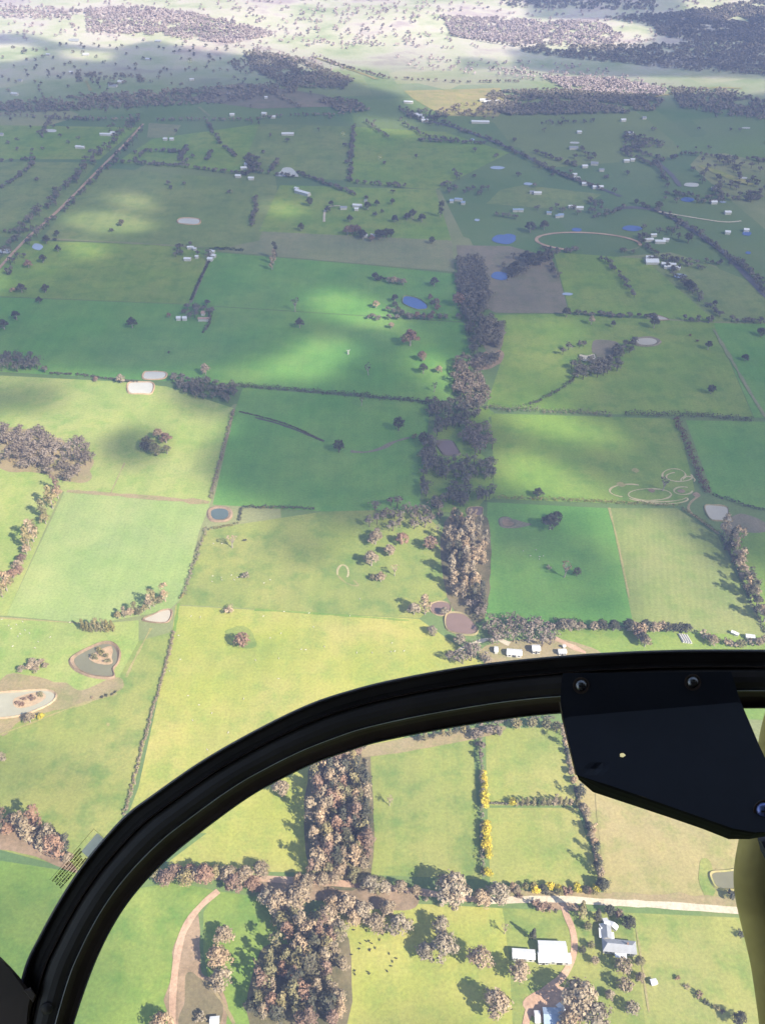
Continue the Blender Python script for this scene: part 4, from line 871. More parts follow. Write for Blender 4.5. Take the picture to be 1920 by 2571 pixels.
FARP = [ # distant woods: polygon, spacing, tone
 ([(185,22),(300,15),(540,55),(600,75),(520,95),(440,90),(300,75),(190,70)],16,'wood'), ([(0,15),(180,25),(150,45),(0,40)],26,'wood'), ([(520,108),(640,125),(765,175),(740,195),(620,190),(560,160)],13,'wooddark'),
 ([(0,225),(180,205),(480,190),(640,180),(650,200),(480,225),(330,232),(0,245)],15,'wooddark'), ([(680,215),(760,215),(800,240),(740,248)],12,'wooddark'),
 ([(950,35),(1100,40),(1290,50),(1340,75),(1320,100),(1140,98),(980,80)],15,'wood'), ([(1100,98),(1330,100),(1470,95),(1652,80),(1652,165),(1460,150),(1330,135),(1120,112)],15,'wooddark'),
 ([(1060,200),(1200,195),(1400,208),(1440,225),(1400,245),(1100,250),(1040,235)],11,'wooddark'), ([(1400,40),(1500,22),(1652,0),(1652,95),(1480,90),(1420,75)],14,'wooddark'), ([(1050,-30),(1400,-30),(1420,25),(1250,20),(1100,15)],20,'wooddark'),
 ([(1170,168),(1330,172),(1440,195),(1430,208),(1230,200)],12,'wood'), ([(1440,190),(1560,195),(1652,215),(1652,262),(1560,250),(1470,235)],13,'wooddark'), ([(1340,285),(1400,300),(1440,315),(1420,345),(1345,330)],14,'wooddark'),
 ([(1040,365),(1180,370),(1160,395),(1050,385)],60,'wooddark'), ([(960,400),(1060,410),(1060,425),(965,420)],13,'wooddark'), ([(1230,315),(1290,335),(1280,365),(1235,350)],20,'wooddark'), ([(1300,40),(1652,20),(1652,60),(1400,60)],18,'wooddark'), ([(600,60),(930,70),(940,100),(640,95)],36,'wood'), ([(600,10),(1000,20),(930,60),(640,50)],52,'wood'),
 ([(430,95),(660,105),(760,150),(700,160),(520,110)],34,'wood'), ([(850,120),(1300,140),(1400,180),(1150,175),(900,150)],36,'wood'), ([(0,100),(500,100),(540,185),(200,200),(0,215)],66,'wooddark'), ([(0,270),(280,270),(200,340),(0,340)],75,'wooddark'), ([(1120,350),(1652,350),(1652,480),(1400,440),(1250,420)],62,'wooddark'),
 ([(150,155),(320,165),(310,185),(160,180)],24,'wooddark'), ([(500,130),(560,135),(545,165),(500,160)],28,'wooddark'), ([(530,340),(560,340),(562,380),(525,375)],9,'wooddark'), ([(1230,440),(1300,435),(1310,465),(1240,465)],12,'wooddark'), ([(1160,440),(1220,455),(1215,472),(1160,465)],14,'wooddark'),
 ([(960,380),(1000,370),(1005,395),(960,392)],15,'wooddark'), ([(1380,495),(1480,490),(1490,520),(1385,520)],16,'wooddark'), ([(1480,350),(1652,345),(1652,410),(1560,400),(1490,380)],22,'wooddark'), ([(1540,400),(1652,400),(1652,440),(1540,432)],14,'wooddark'), ([(380,535),(400,532),(400,560),(378,560)],10,'wooddark'),
 ([(400,530),(460,530),(460,565),(445,568),(400,565),(385,560)],19,'wooddark'), ([(400,658),(465,658),(462,695),(440,720),(436,690),(400,690)],12,'wooddark'), ([(1385,555),(1440,560),(1490,600),(1440,600),(1390,585)],22,'wooddark'), ([(1090,590),(1120,580),(1130,610),(1095,620)],16,'wooddark'), ([(1060,600),(1100,560),(1180,555),(1130,600)],19,'wooddark'),
 ([(860,235),(960,245),(980,275),(900,270)],16,'wooddark'), ([(920,240),(1010,225),(1080,240),(1060,262)],24,'wood'), ([(0,0),(900,0),(900,-40),(0,-40)],48,'wood'), ([(1050,225),(1120,215),(1110,260)],18,'wooddark'),
]
for P, sp_, m_ in FARP:
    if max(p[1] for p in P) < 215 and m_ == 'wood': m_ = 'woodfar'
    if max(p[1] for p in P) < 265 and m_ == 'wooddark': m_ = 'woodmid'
    fr_ = P[0][1] < 300; cover(P, sp_*(.5 if fr_ and sp_ < 30 else .62 if fr_ else .9), sp_*.15, 7 if fr_ else 7.5, 5.5 if fr_ else 8, m_, .5)
allp = [(0,110),(500,110),(800,250),(1652,250),(1652,500),(1100,420),(0,420)]
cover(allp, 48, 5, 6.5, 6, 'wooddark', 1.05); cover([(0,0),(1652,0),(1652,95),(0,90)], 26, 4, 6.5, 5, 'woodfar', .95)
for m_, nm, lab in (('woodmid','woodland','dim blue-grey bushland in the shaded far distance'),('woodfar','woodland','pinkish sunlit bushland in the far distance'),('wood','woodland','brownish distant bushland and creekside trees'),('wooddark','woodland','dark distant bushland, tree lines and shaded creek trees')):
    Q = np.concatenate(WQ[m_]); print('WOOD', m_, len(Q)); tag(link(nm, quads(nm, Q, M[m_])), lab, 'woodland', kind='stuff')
# ------------------------------------------------------------------ hedges
H = [
 ([(518,834),(600,838),(700,848),(800,857),(930,870)],7,3.6,'hdark','long dark hedge along the top of the deep green paddock with the dark drain line',0),
 ([(1050,880),(1130,886),(1230,890),(1328,897)],8.5,4,'hedge','thick grey hedge running right from the creek belt',0),
 ([(1352,895),(1480,897),(1628,907)],8,4,'hdark','thick dark hedge at the right, after the gap in the hedge line',0),
 ([(1462,906),(1480,950),(1500,1000),(1532,1070)],6.5,4.5,'hred','dark reddish hedge going down the side of the deep green paddock',0),
 ([(1070,1078),(1150,1080),(1280,1085),(1400,1092),(1465,1096)],4.6,3.5,'hyel','olive and yellow hedge below the looping wheel marks',.06),
 ([(1465,1096),(1510,1125),(1552,1155)],4.2,3,'hyel','short olive hedge slanting towards the pale square dam',.1),
 ([(1540,1071),(1590,1088),(1655,1108)],4,3,'hdark','dark hedge slanting to the right edge above the pale square dam',.05),
 ([(505,888),(490,945),(472,1010),(455,1080)],3.8,2.2,'hedge','straight grey hedge between the pale paddock and the deep green paddock',0),
 ([(518,890),(580,905),(640,925),(700,955)],1.6,1.0,'hdark','thin dark drain line of rushes crossing the deep green paddock',.25),
 ([(678,1101),(600,1098),(522,1097)],3.4,3,'hdark','dark hedge above the middle green paddock, with yellow tufts',.05),
 ([(522,1099),(518,1128)],3,2.5,'hdark','very short hedge stub right of the blue oval dam',.05),
 ([(515,1132),(450,1146)],2.8,2.2,'hyel','short tufted hedge just below the blue oval dam',.2),
 ([(446,1143),(430,1190),(408,1250),(398,1290)],4.4,2.4,'hedge','wide grey planting strip between the pale and the green paddocks',0),
 ([(398,1285),(388,1296)],2.5,2.5,'hyel','short bushy end of the grey planting strip',.1),
 ([(376,1366),(362,1430),(335,1520),(312,1600),(292,1680),(268,1765)],2.9,2.0,'hedge','long brown hedge left of the big yellow paddock, running under the frame',0),
 ([(110,808),(180,812),(250,822),(300,826)],3.2,2.4,'hdark','low dark hedge left of the two white dams',.2),
 ([(1035,1600),(1040,1700),(1040,1800),(1042,1900)],2.8,4.2,'hedge','narrow upright hedge carrying the yellow wattles',.05),
 ([(1240,820),(1200,850),(1140,878)],5,3.5,'hdark','dark hedge slanting down from the fan-shaped wood',.05),
 ([(1070,1560),(1140,1555),(1200,1552)],2.5,2.5,'hedge','low hedge behind the conifer row below the frame',.2),
 ([(455,540),(490,540),(528,543)],4,3.5,'cyp','short dense dark green hedge right of the upper homestead',0),
 ([(455,560),(430,610),(413,650)],3,2.2,'hdark','thin upright hedge joining the two homesteads',0),
 ([(455,670),(452,700),(440,722)],4.5,4,'hdark','dark hedge stub below the lower homestead',0),
 ([(1050,1736),(1130,1738),(1238,1736)],1.8,1.5,'hedge','low cross hedge between the two fenced paddocks',.15),
 ([(1218,1585),(1240,1700),(1270,1790),(1300,1915)],2.0,1.6,'hedge','brown undergrowth line of the long row right of the fenced paddocks',.1),
 ([(1180,1352),(1260,1356),(1340,1358),(1420,1362)],2.5,2.2,'hedge','undergrowth strip behind the small farm strip',.2),
 ([(1195,1340),(1260,1345)],3,3,'hdark','dark undergrowth at the left of the small farm strip',.1),
 ([(1556,1160),(1590,1230),(1620,1300),(1652,1370)],3,2.2,'hdark','dark undergrowth of the thick row at the right edge',.1),
 ([(790,1640),(795,1880)],2.5,2.5,'hedge','brown edge planting on the right side of the wide upright belt',.1),
 ([(540,1098),(640,1100)],1.5,2.6,'hyel','yellowish tufts in the hedge above the middle green paddock',.75),
]
for P, w, hh, m_, lab, gp in H: hedge([F(*p) for p in smooth_open(P, 3)] if len(P) > 2 else [F(*p) for p in P], w, hh, m_, lab, gap=gp)
# ------------------------------------------------------------------ water
dam('', 305, 838, [(-25,-9),(0,-11),(24,-9),(21,11),(0,12),(-24,10)], 'wcream', rim=1.18)
dam('', 334, 812, [(-20,-6),(-5,-8),(22,-6),(20,5),(0,8),(-22,6)], 'wcream', rim=1.2)
dam('', 475, 1111, [(-17,-8),(0,-12),(16,-8),(18,4),(8,11),(-10,11),(-18,4)], 'wteal', 'soil', rim=1.5)
dam('', 342, 1333, [(-28,4),(-10,-4),(8,-12),(24,-14),(26,-4),(18,10),(-4,11),(-24,8)], 'wclay', 'soil', rim=1.22)
dam('d1', 630, 400, [(-145,0),(-60,-55),(30,-92),(95,-88),(130,-40),(125,20),(95,60),(100,105),(40,110),(-40,98),(-120,60)], 'wmud', 'soil', rim=1.22, name='water')
patch('island', [T('d1',*p)[:2] for p in ((580,390),(640,350),(715,315),(735,345),(725,390),(735,425),(700,438),(620,425))], 'bank', .32, 1, f=lambda x, y: (x, y), st=3)
dam('d1', 140, 690, [(-200,-50),(0,-75),(120,-85),(195,-75),(215,-45),(180,0),(60,55),(-70,85),(-200,80)], 'wgrey', 'bank', rim=1.10)
patch('island', [T('d1',*p)[:2] for p in ((95,660),(180,630),(270,620),(300,650),(250,690),(140,720),(95,700))], 'bank', .32, 1, f=lambda x, y: (x, y), st=3)
dam('c3', 1345, 748, [(-82,-45),(-20,-50),(55,-38),(65,0),(88,45),(20,45),(-50,32)], 'wclay', 'verge', rim=1.12)
dam('c3', -5, 812, [(-45,-20),(-10,-26),(28,0),(20,14),(-14,18),(-42,8)], 'soil', 'purple', rim=1.7)
patch('bare_ground', [(20,790),(80,800),(140,815),(90,832),(10,845)], 'purple', .09, 1.5, f=lambda x, y: T('c3', x, y), st=3)
dam('c2', 1245, 325, [(-68,-38),(-20,-48),(30,-42),(62,5),(70,35),(-10,42),(-45,8)], 'wbrown', 'purple', rim=1.2)
dam('c2', 1425, 735, [(-40,-22),(40,-26),(45,0),(35,22),(-40,20)], 'wbrown', 'verge', rim=1.2)
dam('d2', 1330, 175, [(-85,-60),(-20,-70),(40,-50),(100,20),(85,60),(0,60),(-85,25)], 'wbrown', 'verge', rim=1.15)
dam('d2', 1205, 72, [(-60,-25),(0,-42),(55,-20),(50,25),(0,45),(-60,20)], 'wbrown', 'verge', rim=1.15)
dam('e3', 1385, 540, [(-75,-38),(0,-48),(110,-50),(125,50),(40,55),(-30,52),(-62,20)], 'wmud', 'straw', rim=1.3)
dam('', 895, 655, [(-22,-13),(-3,-12),(12,-6),(26,5),(24,13),(8,14),(-9,9),(-24,1)], 'wblue', 'olive', rim=1.1)
dam('', 1395, 738, [(-22,-2),(-10,-6),(12,-6),(23,0),(14,7),(-12,7)], 'wclay', 'purple', rim=1.45)
dam('', 1265, 774, [(-14,-7),(2,-5),(18,-8),(20,9),(4,8),(-8,6)], 'wclay', 'olive', rim=1.12)
dam('', 1421, 687, [(-18,-3),(0,-4),(20,3),(8,5),(-8,3)], 'wclay', 'soil', rim=1.2)
for a in ((1088,518,26,10,'wblue'),(1100,512,14,6,'wblue'),(1080,597,20,9,'wblue'),(1365,494,22,6,'wblue'),(1245,497,11,4,'wblue'),(1074,363,16,3.5,'wpale'),(1484,432,15,5,'wblue'),(1468,597,14,5,'wpale'),(1225,636,12,3,'wpale'),(1030,476,6,2.5,'wpale'),
          (1615,547,6,3,'wblue'),(1612,505,10,5,'wblue'),(82,534,12,7,'wpale'),(1020,302,5,2,'wpale'),(1140,398,10,3,'wpale'),(1560,437,8,2,'wpale'),(1645,240,8,2,'wpale')):
    dam('', a[0], a[1], [(-a[2],0),(-a[2]*.5,-a[3]),(a[2]*.5,-a[3]*.8),(a[2],0),(a[2]*.4,a[3]),(-a[2]*.6,a[3]*.7)], a[4], 'olive', rim=1.15, bank=False)
for a in ((408,479,20,6,0),(10,543,12,5,0),(1492,400,14,4,0),(110,283,11,3,0),(1240,309,9,2,0),(655,418,4,3,0),(160,87,10,3,0),(1600,385,11,2,0),(1610,277,8,1.5,0),(232,64,0.1,.1,0)):
    if a[2] > 1: dam('', a[0], a[1], [(-a[2],a[3]*.6),(-a[2]*.8,-a[3]),(a[2],-a[3]*.8),(a[2]*.9,a[3])], 'wcream', 'bank', rim=1.15, bank=a[2] > 15)
dam('', 621, 374, [(-26,6),(-14,-4),(-10,-10),(2,-12),(12,-8),(24,8),(6,7),(-8,8)], 'wcream', 'purple', rim=1.05, bank=False)
# ------------------------------------------------------------------ buildings
def bld(t, x, y, w, d, hh, rot, roof, label, group=None, **k):
    p = T(t, x, y) if t else F(x, y); return building(p, w, d, hh, R(rot), roof, label, group, **k)
bld('e3', 268, 1000, 12.5, 5.6, 3.4, -2, 'roofw', 'long white-roofed shed nearest the driveway, upper half of the double shed', det=True)
bld('e3', 318, 1062, 9.5, 4.2, 2.9, -4, 'roofw', 'lower white-roofed lean-to in front of the long shed by the driveway', det=True)
bld('e3', 212, 1058, 4.6, 4.8, 2.8, -2, 'roofw', 'short white-roofed bay at the left foot of the long shed', det=True)
bld('e3', 84, 1040, 10, 4.2, 3.0, -4, 'roofw', 'separate small white shed left of the double shed, above a grey gum', det=True)
bld('e3', 270, 1440, 7.6, 6.5, 3.0, -2, 'roofb', 'blue-grey roofed shed at the bottom edge beside the mauve gum', det=True)
bld('e3', 173, 1440, 1.9, 4.6, 2.2, -3, 'roofw', 'narrow white trailer left of the blue-grey shed at the bottom', name='trailer', cat='trailer')
bld('e3', 326, 1378, 1.8, 3.6, 1.5, 35, 'roofw', 'small white vehicle parked above the blue-grey shed', name='van', cat='van')
hs = thing('farmhouse', 'grey-roofed farmhouse with a white verandah and gabled wing in the garden', 'house', T('e3', 700, 985), R(-6))
def hpart(name, fn, mat):
    vs, fs = [], []; fn(vs, fs); return link(name, mesh(name, vs, fs, M[mat]), hs)
hpart('wall', lambda v, f: (box(v, f, -7.4, 7.4, -3, 2.4, -.3, 3), box(v, f, -7.2, -3.6, 2.41, 8.5, -.3, 3)), 'wallw')
hpart('roof', lambda v, f: gable(v, f, -7.4, 7.4, -3, 2.4, 3.02, 1.7, .5, .14, 2.2), 'roofg')
def wing(v, f):
    a, b = [], []; gable(a, b, -8.7, -2.9, -2.0, 2.0, 3.05, 1.35, .35, .14, 0); s = len(v)
    v += [(-5.4 - y, -x, z) for x, y, z in a]; f += [tuple(s+i for i in q) for q in b]
hpart('wing_roof', wing, 'roofg')
def porch(v, f):
    for k, (x0, x1, y0, y1, z) in enumerate(((-2.4, 3.0, -5.7, -3.52, 2.55), (-8.9, -7.55, 3.0, 7.8, 2.6), (-3.2, -1.9, 3.0, 6.4, 2.5))): box(v, f, x0, x1, y0, y1, z, z+.12)
hpart('verandah_roof', porch, 'roofw')
for x in (-2.2, .3, 2.8): hpart('post', lambda v, f: box(v, f, x-.07, x+.07, -5.6, -5.46, -.1, 2.54), 'wallw')
for x in (-6.2, -4.0, 4.2, 6.0): hpart('window', lambda v, f: box(v, f, x-.6, x+.6, -3.05, -2.9, .9, 2.1), 'glass')
hpart('door', lambda v, f: box(v, f, -.1, .9, -3.06, -2.9, 0, 2.1), 'doord')
hpart('chimney', lambda v, f: box(v, f, 3.2, 4.0, -.2, .5, 3.2, 5.6), 'wallb')
for x, y, r, lab in ((618,835,8,'upper white roof beside the courtyard behind the farmhouse'),(598,870,12,'left white roof beside the courtyard behind the farmhouse'),(660,850,55,'slanting white roof at the head of the courtyard behind the farmhouse')):
    bld('e3', x, y, 1.9, 4.4, 2.3, r, 'roofw', lab, name='outbuilding', cat='outbuilding')
bld('e3', 925, 1212, 2.4, 2.0, 1.9, 10, 'roofw', 'tiny white hut in the paddock right of the garden', name='hut', cat='hut')
bld('e1', 1395, 1462, 3.6, 2.6, 2.2, 5, 'roofw', 'small white-roofed hut on the brown ground at the bottom edge', name='hut', cat='hut')
bld('d3', 165, 350, 4.6, 4.6, 3.4, 0, 'roofw', 'square white shed between the wood and the small farm strip', det=True)
bld('d3', 335, 366, 4.6, 3.2, 2.6, 0, 'roofw', 'low white shed just above the black frame, right of the square one', det=True)
bld('d3', 25, 372, 9, 4.6, 2.6, -6, 'roofw', 'long white shed just above the black frame at the left of the strip', det=True)
bld('d2', 1560, 352, 1.8, 4.2, 2.4, -4, 'roofw', 'narrow white trailer at the edge of the wood above the frame', name='trailer', cat='trailer')
bld('d3', 1550, 265, 5.2, 2.6, 2.2, -10, 'roofw', 'white shed at the upper right above the frame', name='farm_shed')
bld('d3', 1442, 236, 2.2, 1.8, 1.8, -30, 'roofw', 'upper left of the two small white huts right of the tunnels', name='hut', cat='hut')
bld('d3', 1463, 246, 2.2, 1.8, 1.8, -30, 'roofw', 'lower right of the two small white huts right of the tunnels', name='hut', cat='hut')
bld('d3', 348, 328, 1.3, 1.3, 2.2, 0, 'roofw', 'round white water tank beside the low white shed', name='tank', cat='tank')
def tunnel(p, L_, rz):
    t = thing('crop_tunnel', 'narrow white crop tunnel, one of a parallel set on the strip of grass', 'tunnel', p, rz, 'parallel white crop tunnels')
    vs, fs = [], []; n = 8
    for y in (-L_/2, L_/2):
        for k in range(n+1): a = math.pi*k/n; vs.append((.75*math.cos(a), y, 1.3*math.sin(a)))
    for k in range(n): fs.append((k, k+1, n+2+k, n+1+k))
    fs += [tuple(range(n+1)), tuple(range(2*n+1, n, -1))]; link('cover', mesh('cover', vs, fs, M['wallw']), t)
    vs, fs = [], []
    for y in np.linspace(-L_/2, L_/2, 6):
        for k in range(n):
            a, b = math.pi*k/n, math.pi*(k+1)/n; tube(vs, fs, (.78*math.cos(a), y, 1.34*math.sin(a)), (.78*math.cos(b), y, 1.34*math.sin(b)), .04, .04, 4)
    link('hoop', mesh('hoop', vs, fs, M['roofg']), t)
for k in range(4): tunnel(T('d3', 1108+k*16, 268+k*2), 7.5, R(9))
FARB = [ # small farm buildings by homestead: (x, y, width m, depth m, roof) in the 1652-wide photograph
 ('upper homestead ringed by dark hedges', 'white-roofed building in the upper homestead ringed by dark hedges', [(409,538,4,4),(416,538,4,4),(422,541,4,3),(406,563,9,5),(426,558,4,4),(459,547,7,5),(462,556,6,5),(455,563,7,6)]),
 ('lower homestead', 'building in the lower homestead with the domed tanks', [(441,693,13,4),(440,680,4,6)]),
 ('domed tanks', 'white domed tank left of the lower homestead trees', [(387,691,5,5),(400,691,5,5)]),
 ('two white houses in mid picture', 'small white house enclosed by dark trees in mid picture', [(790,512,5,5),(805,512,6,5)]),
 ('white farm cluster', 'white building in the cluster at the end of a pale drive', [(742,452,10,6),(772,447,14,6),(770,455,6,5),(790,437,4,4)]),
 ('farm by the blue-roofed hut', 'pale building beside the blue-roofed hut', [(975,437,6,7),(990,434,12,5)]),
 ('homestead inside the oval track end', 'white roof in the upper right homestead above the large pale barns', [(1410,511,8,4),(1400,521,12,5),(1424,525,14,6),(1437,521,8,5)]),
 ('large pale barns', 'pale roof in the big farm right of the oval training track', [(1401,560,9,7),(1406,568,17,11),(1436,574,11,6),(1448,575,12,5),(1440,580,9,5),(1460,582,8,5)]),
 ('blue roofs', 'bluish roof in the row of houses below the tan paddock', [(1112,457,7,5),(1124,457,8,5),(1185,463,7,4),(1203,470,6,4),(1210,468,8,6)]),
 ('cream houses', 'cream house among the dark trees below the tan paddock', [(1232,449,8,4),(1250,452,12,6)]),
 ('sunlit hamlet', 'pale building in the small sunlit hamlet near the far paddocks', [(895,249,14,6),(905,252,12,8),(910,258,10,8),(917,263,13,7),(1042,219,12,8),(1052,223,14,8),(1075,221,12,6)]),
 ('far long sheds', 'long white shed on its own in the far paddocks', [(622,292,22,7),(1037,266,34,7),(230,293,22,6),(1238,322,15,7),(1290,407,17,6),(882,223,18,6)]),
 ('far left cottages', 'small pale cottage among the far left paddocks', [(246,290,9,7),(3,293,9,6),(170,320,9,6),(180,321,6,5),(33,205,14,6),(245,188,18,8),(262,179,12,8),(187,120,14,9),(105,120,9,5),(321,130,12,7),(343,91,14,9),(575,213,6,6),(495,205,6,5),(571,248,9,7),(590,255,10,6),(502,250,9,6),(45,176,9,6),(155,158,9,5),(415,174,9,5),(372,303,7,6),(358,303,7,6)]),
 ('far right cottages', 'small pale cottage among the far right paddocks', [(1283,356,12,8),(1262,400,9,6),(1245,388,9,6),(1298,370,8,5),(1352,350,9,6),(1365,348,7,5),(1240,380,7,5),(1540,410,7,5),(1610,500,7,6),(1570,505,7,6),(1570,462,9,6),(1262,362,9,6),(1540,440,9,6),(1345,262,9,7),(1360,290,10,6),(1250,288,8,6),(1210,112,9,7),(1270,118,9,7),(1575,133,9,7),(1320,220,9,6),(1395,215,14,5),(1390,257,7,6),(1148,418,7,5),(1160,420,12,5)]),
 ('house by the far barn', 'white house among tall dark trees above the pale heap', [(527,366,10,6),(532,358,5,7),(543,388,9,6),(515,383,9,6)]),
]
for gname, lab, L_ in FARB:
    nm, cat = ('water_tank', 'tank') if 'tank' in gname else (('farm_shed', 'shed') if 'shed' in lab else ('farmhouse', 'house') if ('house' in lab or 'cottage' in lab) else ('farm_building', 'building'))
    for x, y, w, d in L_:
        roof = 'roofb' if 'blue' in gname else rng.choice(['roofw','roofw','roofw','roofg']) if 'far' in gname else 'roofw'
        if gname == 'lower homestead': roof = 'roofr'
        building(F(x, y), w*.85, d, 3.0, R(rng.uniform(-14, 6)), roof, lab, gname, name=nm, cat=cat)
building(F(654, 420), 24, 6, 4, R(-38), 'roofw', 'long slanting white shed roof in the upper middle paddock', name='farm_shed', cat='shed')
building(F(641, 412), 5, 5, 4, R(-38), 'roofw', 'small white shed at the head of the long slanting shed', name='farm_shed', cat='shed')
building(F(1155, 521), 5, 5, 3, R(-10), 'roofb', 'small blue-roofed shed left of the oval track', name='farm_shed', cat='shed') if False else None
building(F(1000, 441), 5, 6, 3, R(-10), 'roofb', 'small blue-roofed hut beside the pale farm building', name='hut', cat='hut')
# dead white stump in the sun streak
vs, fs = [], []; tube(vs, fs, (0,0,-.2), (.3,0,4.5), .9, .5, 7); tube(vs, fs, (.2,0,3), (2.4,.4,5), .4, .15, 5); tube(vs, fs, (.2,0,2.4), (-1.6,.6,4.6), .35, .12, 5)
tag(link('dead_tree', mesh('dead_tree', vs, fs, M['wallw']), loc=T('b2', 603, 1005)), 'broken white dead tree standing in the green sunlit patch', 'tree')
# ------------------------------------------------------------------ cattle and sheep
def animal(nm, p, rz, L_, mat, label, group, cat):
    t = thing(nm, label, cat, p, rz, group); vs, fs = [], []
    prof = [(-.5,.66,.13,.15),(-.42,.64,.2,.21),(-.15,.6,.22,.25),(.12,.61,.21,.25),(.36,.66,.19,.22),(.48,.74,.12,.15),(.62,.82,.09,.1),(.72,.80,.085,.10),(.86,.70,.055,.06)]
    for x, z, ry, rz_ in prof:
        for k in range(8): a = k*math.pi/4; vs.append((x*L_, ry*L_*math.cos(a), (z+rz_*math.sin(a))*L_))
    for i in range(len(prof)-1):
        for k in range(8): fs.append((i*8+k, i*8+(k+1) % 8, i*8+8+(k+1) % 8, i*8+8+k))
    fs += [tuple(range(7, -1, -1)), tuple(range(len(prof)*8-8, len(prof)*8))]
    for x, y in ((-.38,.13),(-.38,-.13),(.32,.12),(.32,-.12)):
        tube(vs, fs, (x*L_, y*L_, .5*L_), ((x-.03)*L_, y*L_, .27*L_), .07*L_, .045*L_, 5); tube(vs, fs, ((x-.03)*L_, y*L_, .28*L_), (x*L_, y*L_, 0), .045*L_, .04*L_, 5)
    tube(vs, fs, (-.5*L_, 0, .72*L_), (-.56*L_, 0, .3*L_), .025*L_, .02*L_, 4)
    for s in (-1, 1): tube(vs, fs, (.7*L_, s*.06*L_, .88*L_), (.68*L_, s*.16*L_, .9*L_), .03*L_, .015*L_, 4)
    link('body', mesh('body', vs, fs, mat, True), t); return t
for x, y in [(640,868),(722,872),(720,940),(740,940),(808,932),(682,955),(742,1000),(748,995),(625,1028),(678,990),(757,955),(870,1022),(915,1052),(892,1072),(882,1102),(857,1135),(648,1132),(648,1155),(732,1140),(742,1152),(828,898),(780,985)]:
    animal('cow', T('e2', x, y), rng.uniform(0, 6.28), 1.0, M['cow'], 'dark cow grazing in the yellow-green paddock below the wood', 'dark cattle grazing below the wood', 'cow')
SH = {'sheep scattered over the big yellow paddock': [('d1',x,y) for x,y in [(1170,405),(1100,480),(1160,250),(1250,800),(1375,752),(1345,990),(1220,640),(1580,660),(1290,700),(1480,880),(1300,130),(1240,125)]] + [('d2',x,y) for x,y in [(190,95),(350,105),(615,122),(55,125),(380,195),(965,350),(760,362),(880,355),(905,352),(300,340),(330,342),(450,322),(155,398),(155,530),(5,410),(100,265),(170,235),(888,298),(680,12),(660,362)]],
      'sheep in the pale grass above the heart-shaped pond': [('d1',x,y) for x,y in [(15,145),(60,185),(110,180),(165,215),(135,240),(120,255),(195,235),(85,320),(250,290),(330,260),(455,165),(75,205),(150,160),(230,330)]],
      'sheep in the middle green paddock below the oval dam': [('c1',x,y) for x,y in [(1385,945),(1440,945),(1435,1165),(1380,1155),(1375,1190),(1540,1165),(1520,1180),(1440,1180),(1500,1150)]] + [('c2',x,y) for x,y in [(100,1180),(60,1200),(1055,812)]],
      'sheep in the deep green paddock by the russet tree': [('c3',x,y) for x,y in [(85,992),(168,985),(130,1025),(190,1030),(215,1025),(188,1045)]]}
for gname, L_ in SH.items():
    for t, x, y in L_:
        animal('sheep', T(t, x, y), rng.uniform(0, 6.28), .95, M['wool'], 'single pale sheep, one of the ' + gname, gname, 'sheep')
patch('bare_ground', [T('d1',*p)[:2] for p in ((690,820),(702,812),(716,822),(702,836))], 'straw', .1, .4, f=lambda x, y: (x, y), st=2)
# ------------------------------------------------------------------ clouds overhead, out of view, thickness shaped to cast the wanted ground shadows
LIT = [ # sunlit openings between the clouds, given where their light falls (1652-wide photograph), level
 ([(-80,-70),(1090,-70),(1140,30),(1330,42),(1420,60),(1400,95),(1160,97),(1120,125),(1250,150),(1450,158),(1700,185),(1700,205),(1450,206),(1105,200),(1095,232),(960,250),(890,240),(860,205),(700,160),(620,118),(430,100),(330,84),(240,104),(140,96),(60,74),(-80,66)],1),
 ([(1450,-70),(1700,-70),(1700,22),(1570,40),(1480,22)],1), ([(-80,95),(60,98),(100,118),(40,134),(-80,128)],.8), ([(130,112),(250,114),(240,132),(150,130)],.8), ([(560,125),(600,128),(590,138),(555,134)],.8),
 ([(770,255),(900,262),(900,300),(800,280)],.5),
 ([(145,470),(230,456),(345,485),(300,504),(190,498)],1), ([(230,420),(310,428),(345,456),(280,450)],1), ([(140,524),(200,526),(225,560),(175,552)],1), ([(560,430),(640,440),(650,470),(600,465)],.6), ([(55,565),(100,575),(120,592),(80,590)],.7), ([(-40,590),(10,590),(18,625),(-40,640)],.8),
 ([(680,636),(740,632),(850,670),(855,712),(770,704),(690,678)],1.0), ([(640,742),(740,728),(790,770),(700,786),(630,772)],1), ([(560,785),(680,768),(730,800),(680,820),(570,808)],1), ([(800,690),(930,730),(970,760),(860,740)],.45), ([(880,760),(960,770),(1040,830),(1050,900),(1000,890),(960,840),(900,790)],1), ([(-80,790),(560,790),(600,830),(-80,830)],.45),
 ([(1060,885),(1170,880),(1300,925),(1345,960),(1250,950),(1120,925)],1), ([(1060,970),(1140,985),(1250,1040),(1340,1080),(1200,1080),(1070,1035)],1), ([(1030,680),(1250,690),(1300,800),(1200,900),(1060,880)],.25), ([(1320,1090),(1420,1120),(1560,1230),(1640,1330),(1660,1400),(1400,1370),(1340,1240)],.9), ([(1560,1230),(1700,1240),(1700,1420),(1640,1390)],.85),
 ([(-80,905),(60,895),(140,905),(150,825),(250,818),(360,838),(430,880),(500,900),(496,925),(455,945),(450,990),(480,1010),(468,1075),(520,1100),(560,1110),(700,1135),(800,1160),(860,1130),(900,1100),(960,1120),(1052,1130),(1050,1330),(1050,1345),(1180,1350),(1360,1362),(1700,1390),(1700,2280),(-80,2280)],1),
 ([(1070,1085),(1300,1110),(1340,1180),(1200,1160),(1070,1120)],.45), ([(1060,1190),(1200,1200),(1330,1260),(1350,1340),(1060,1330)],.35),
]
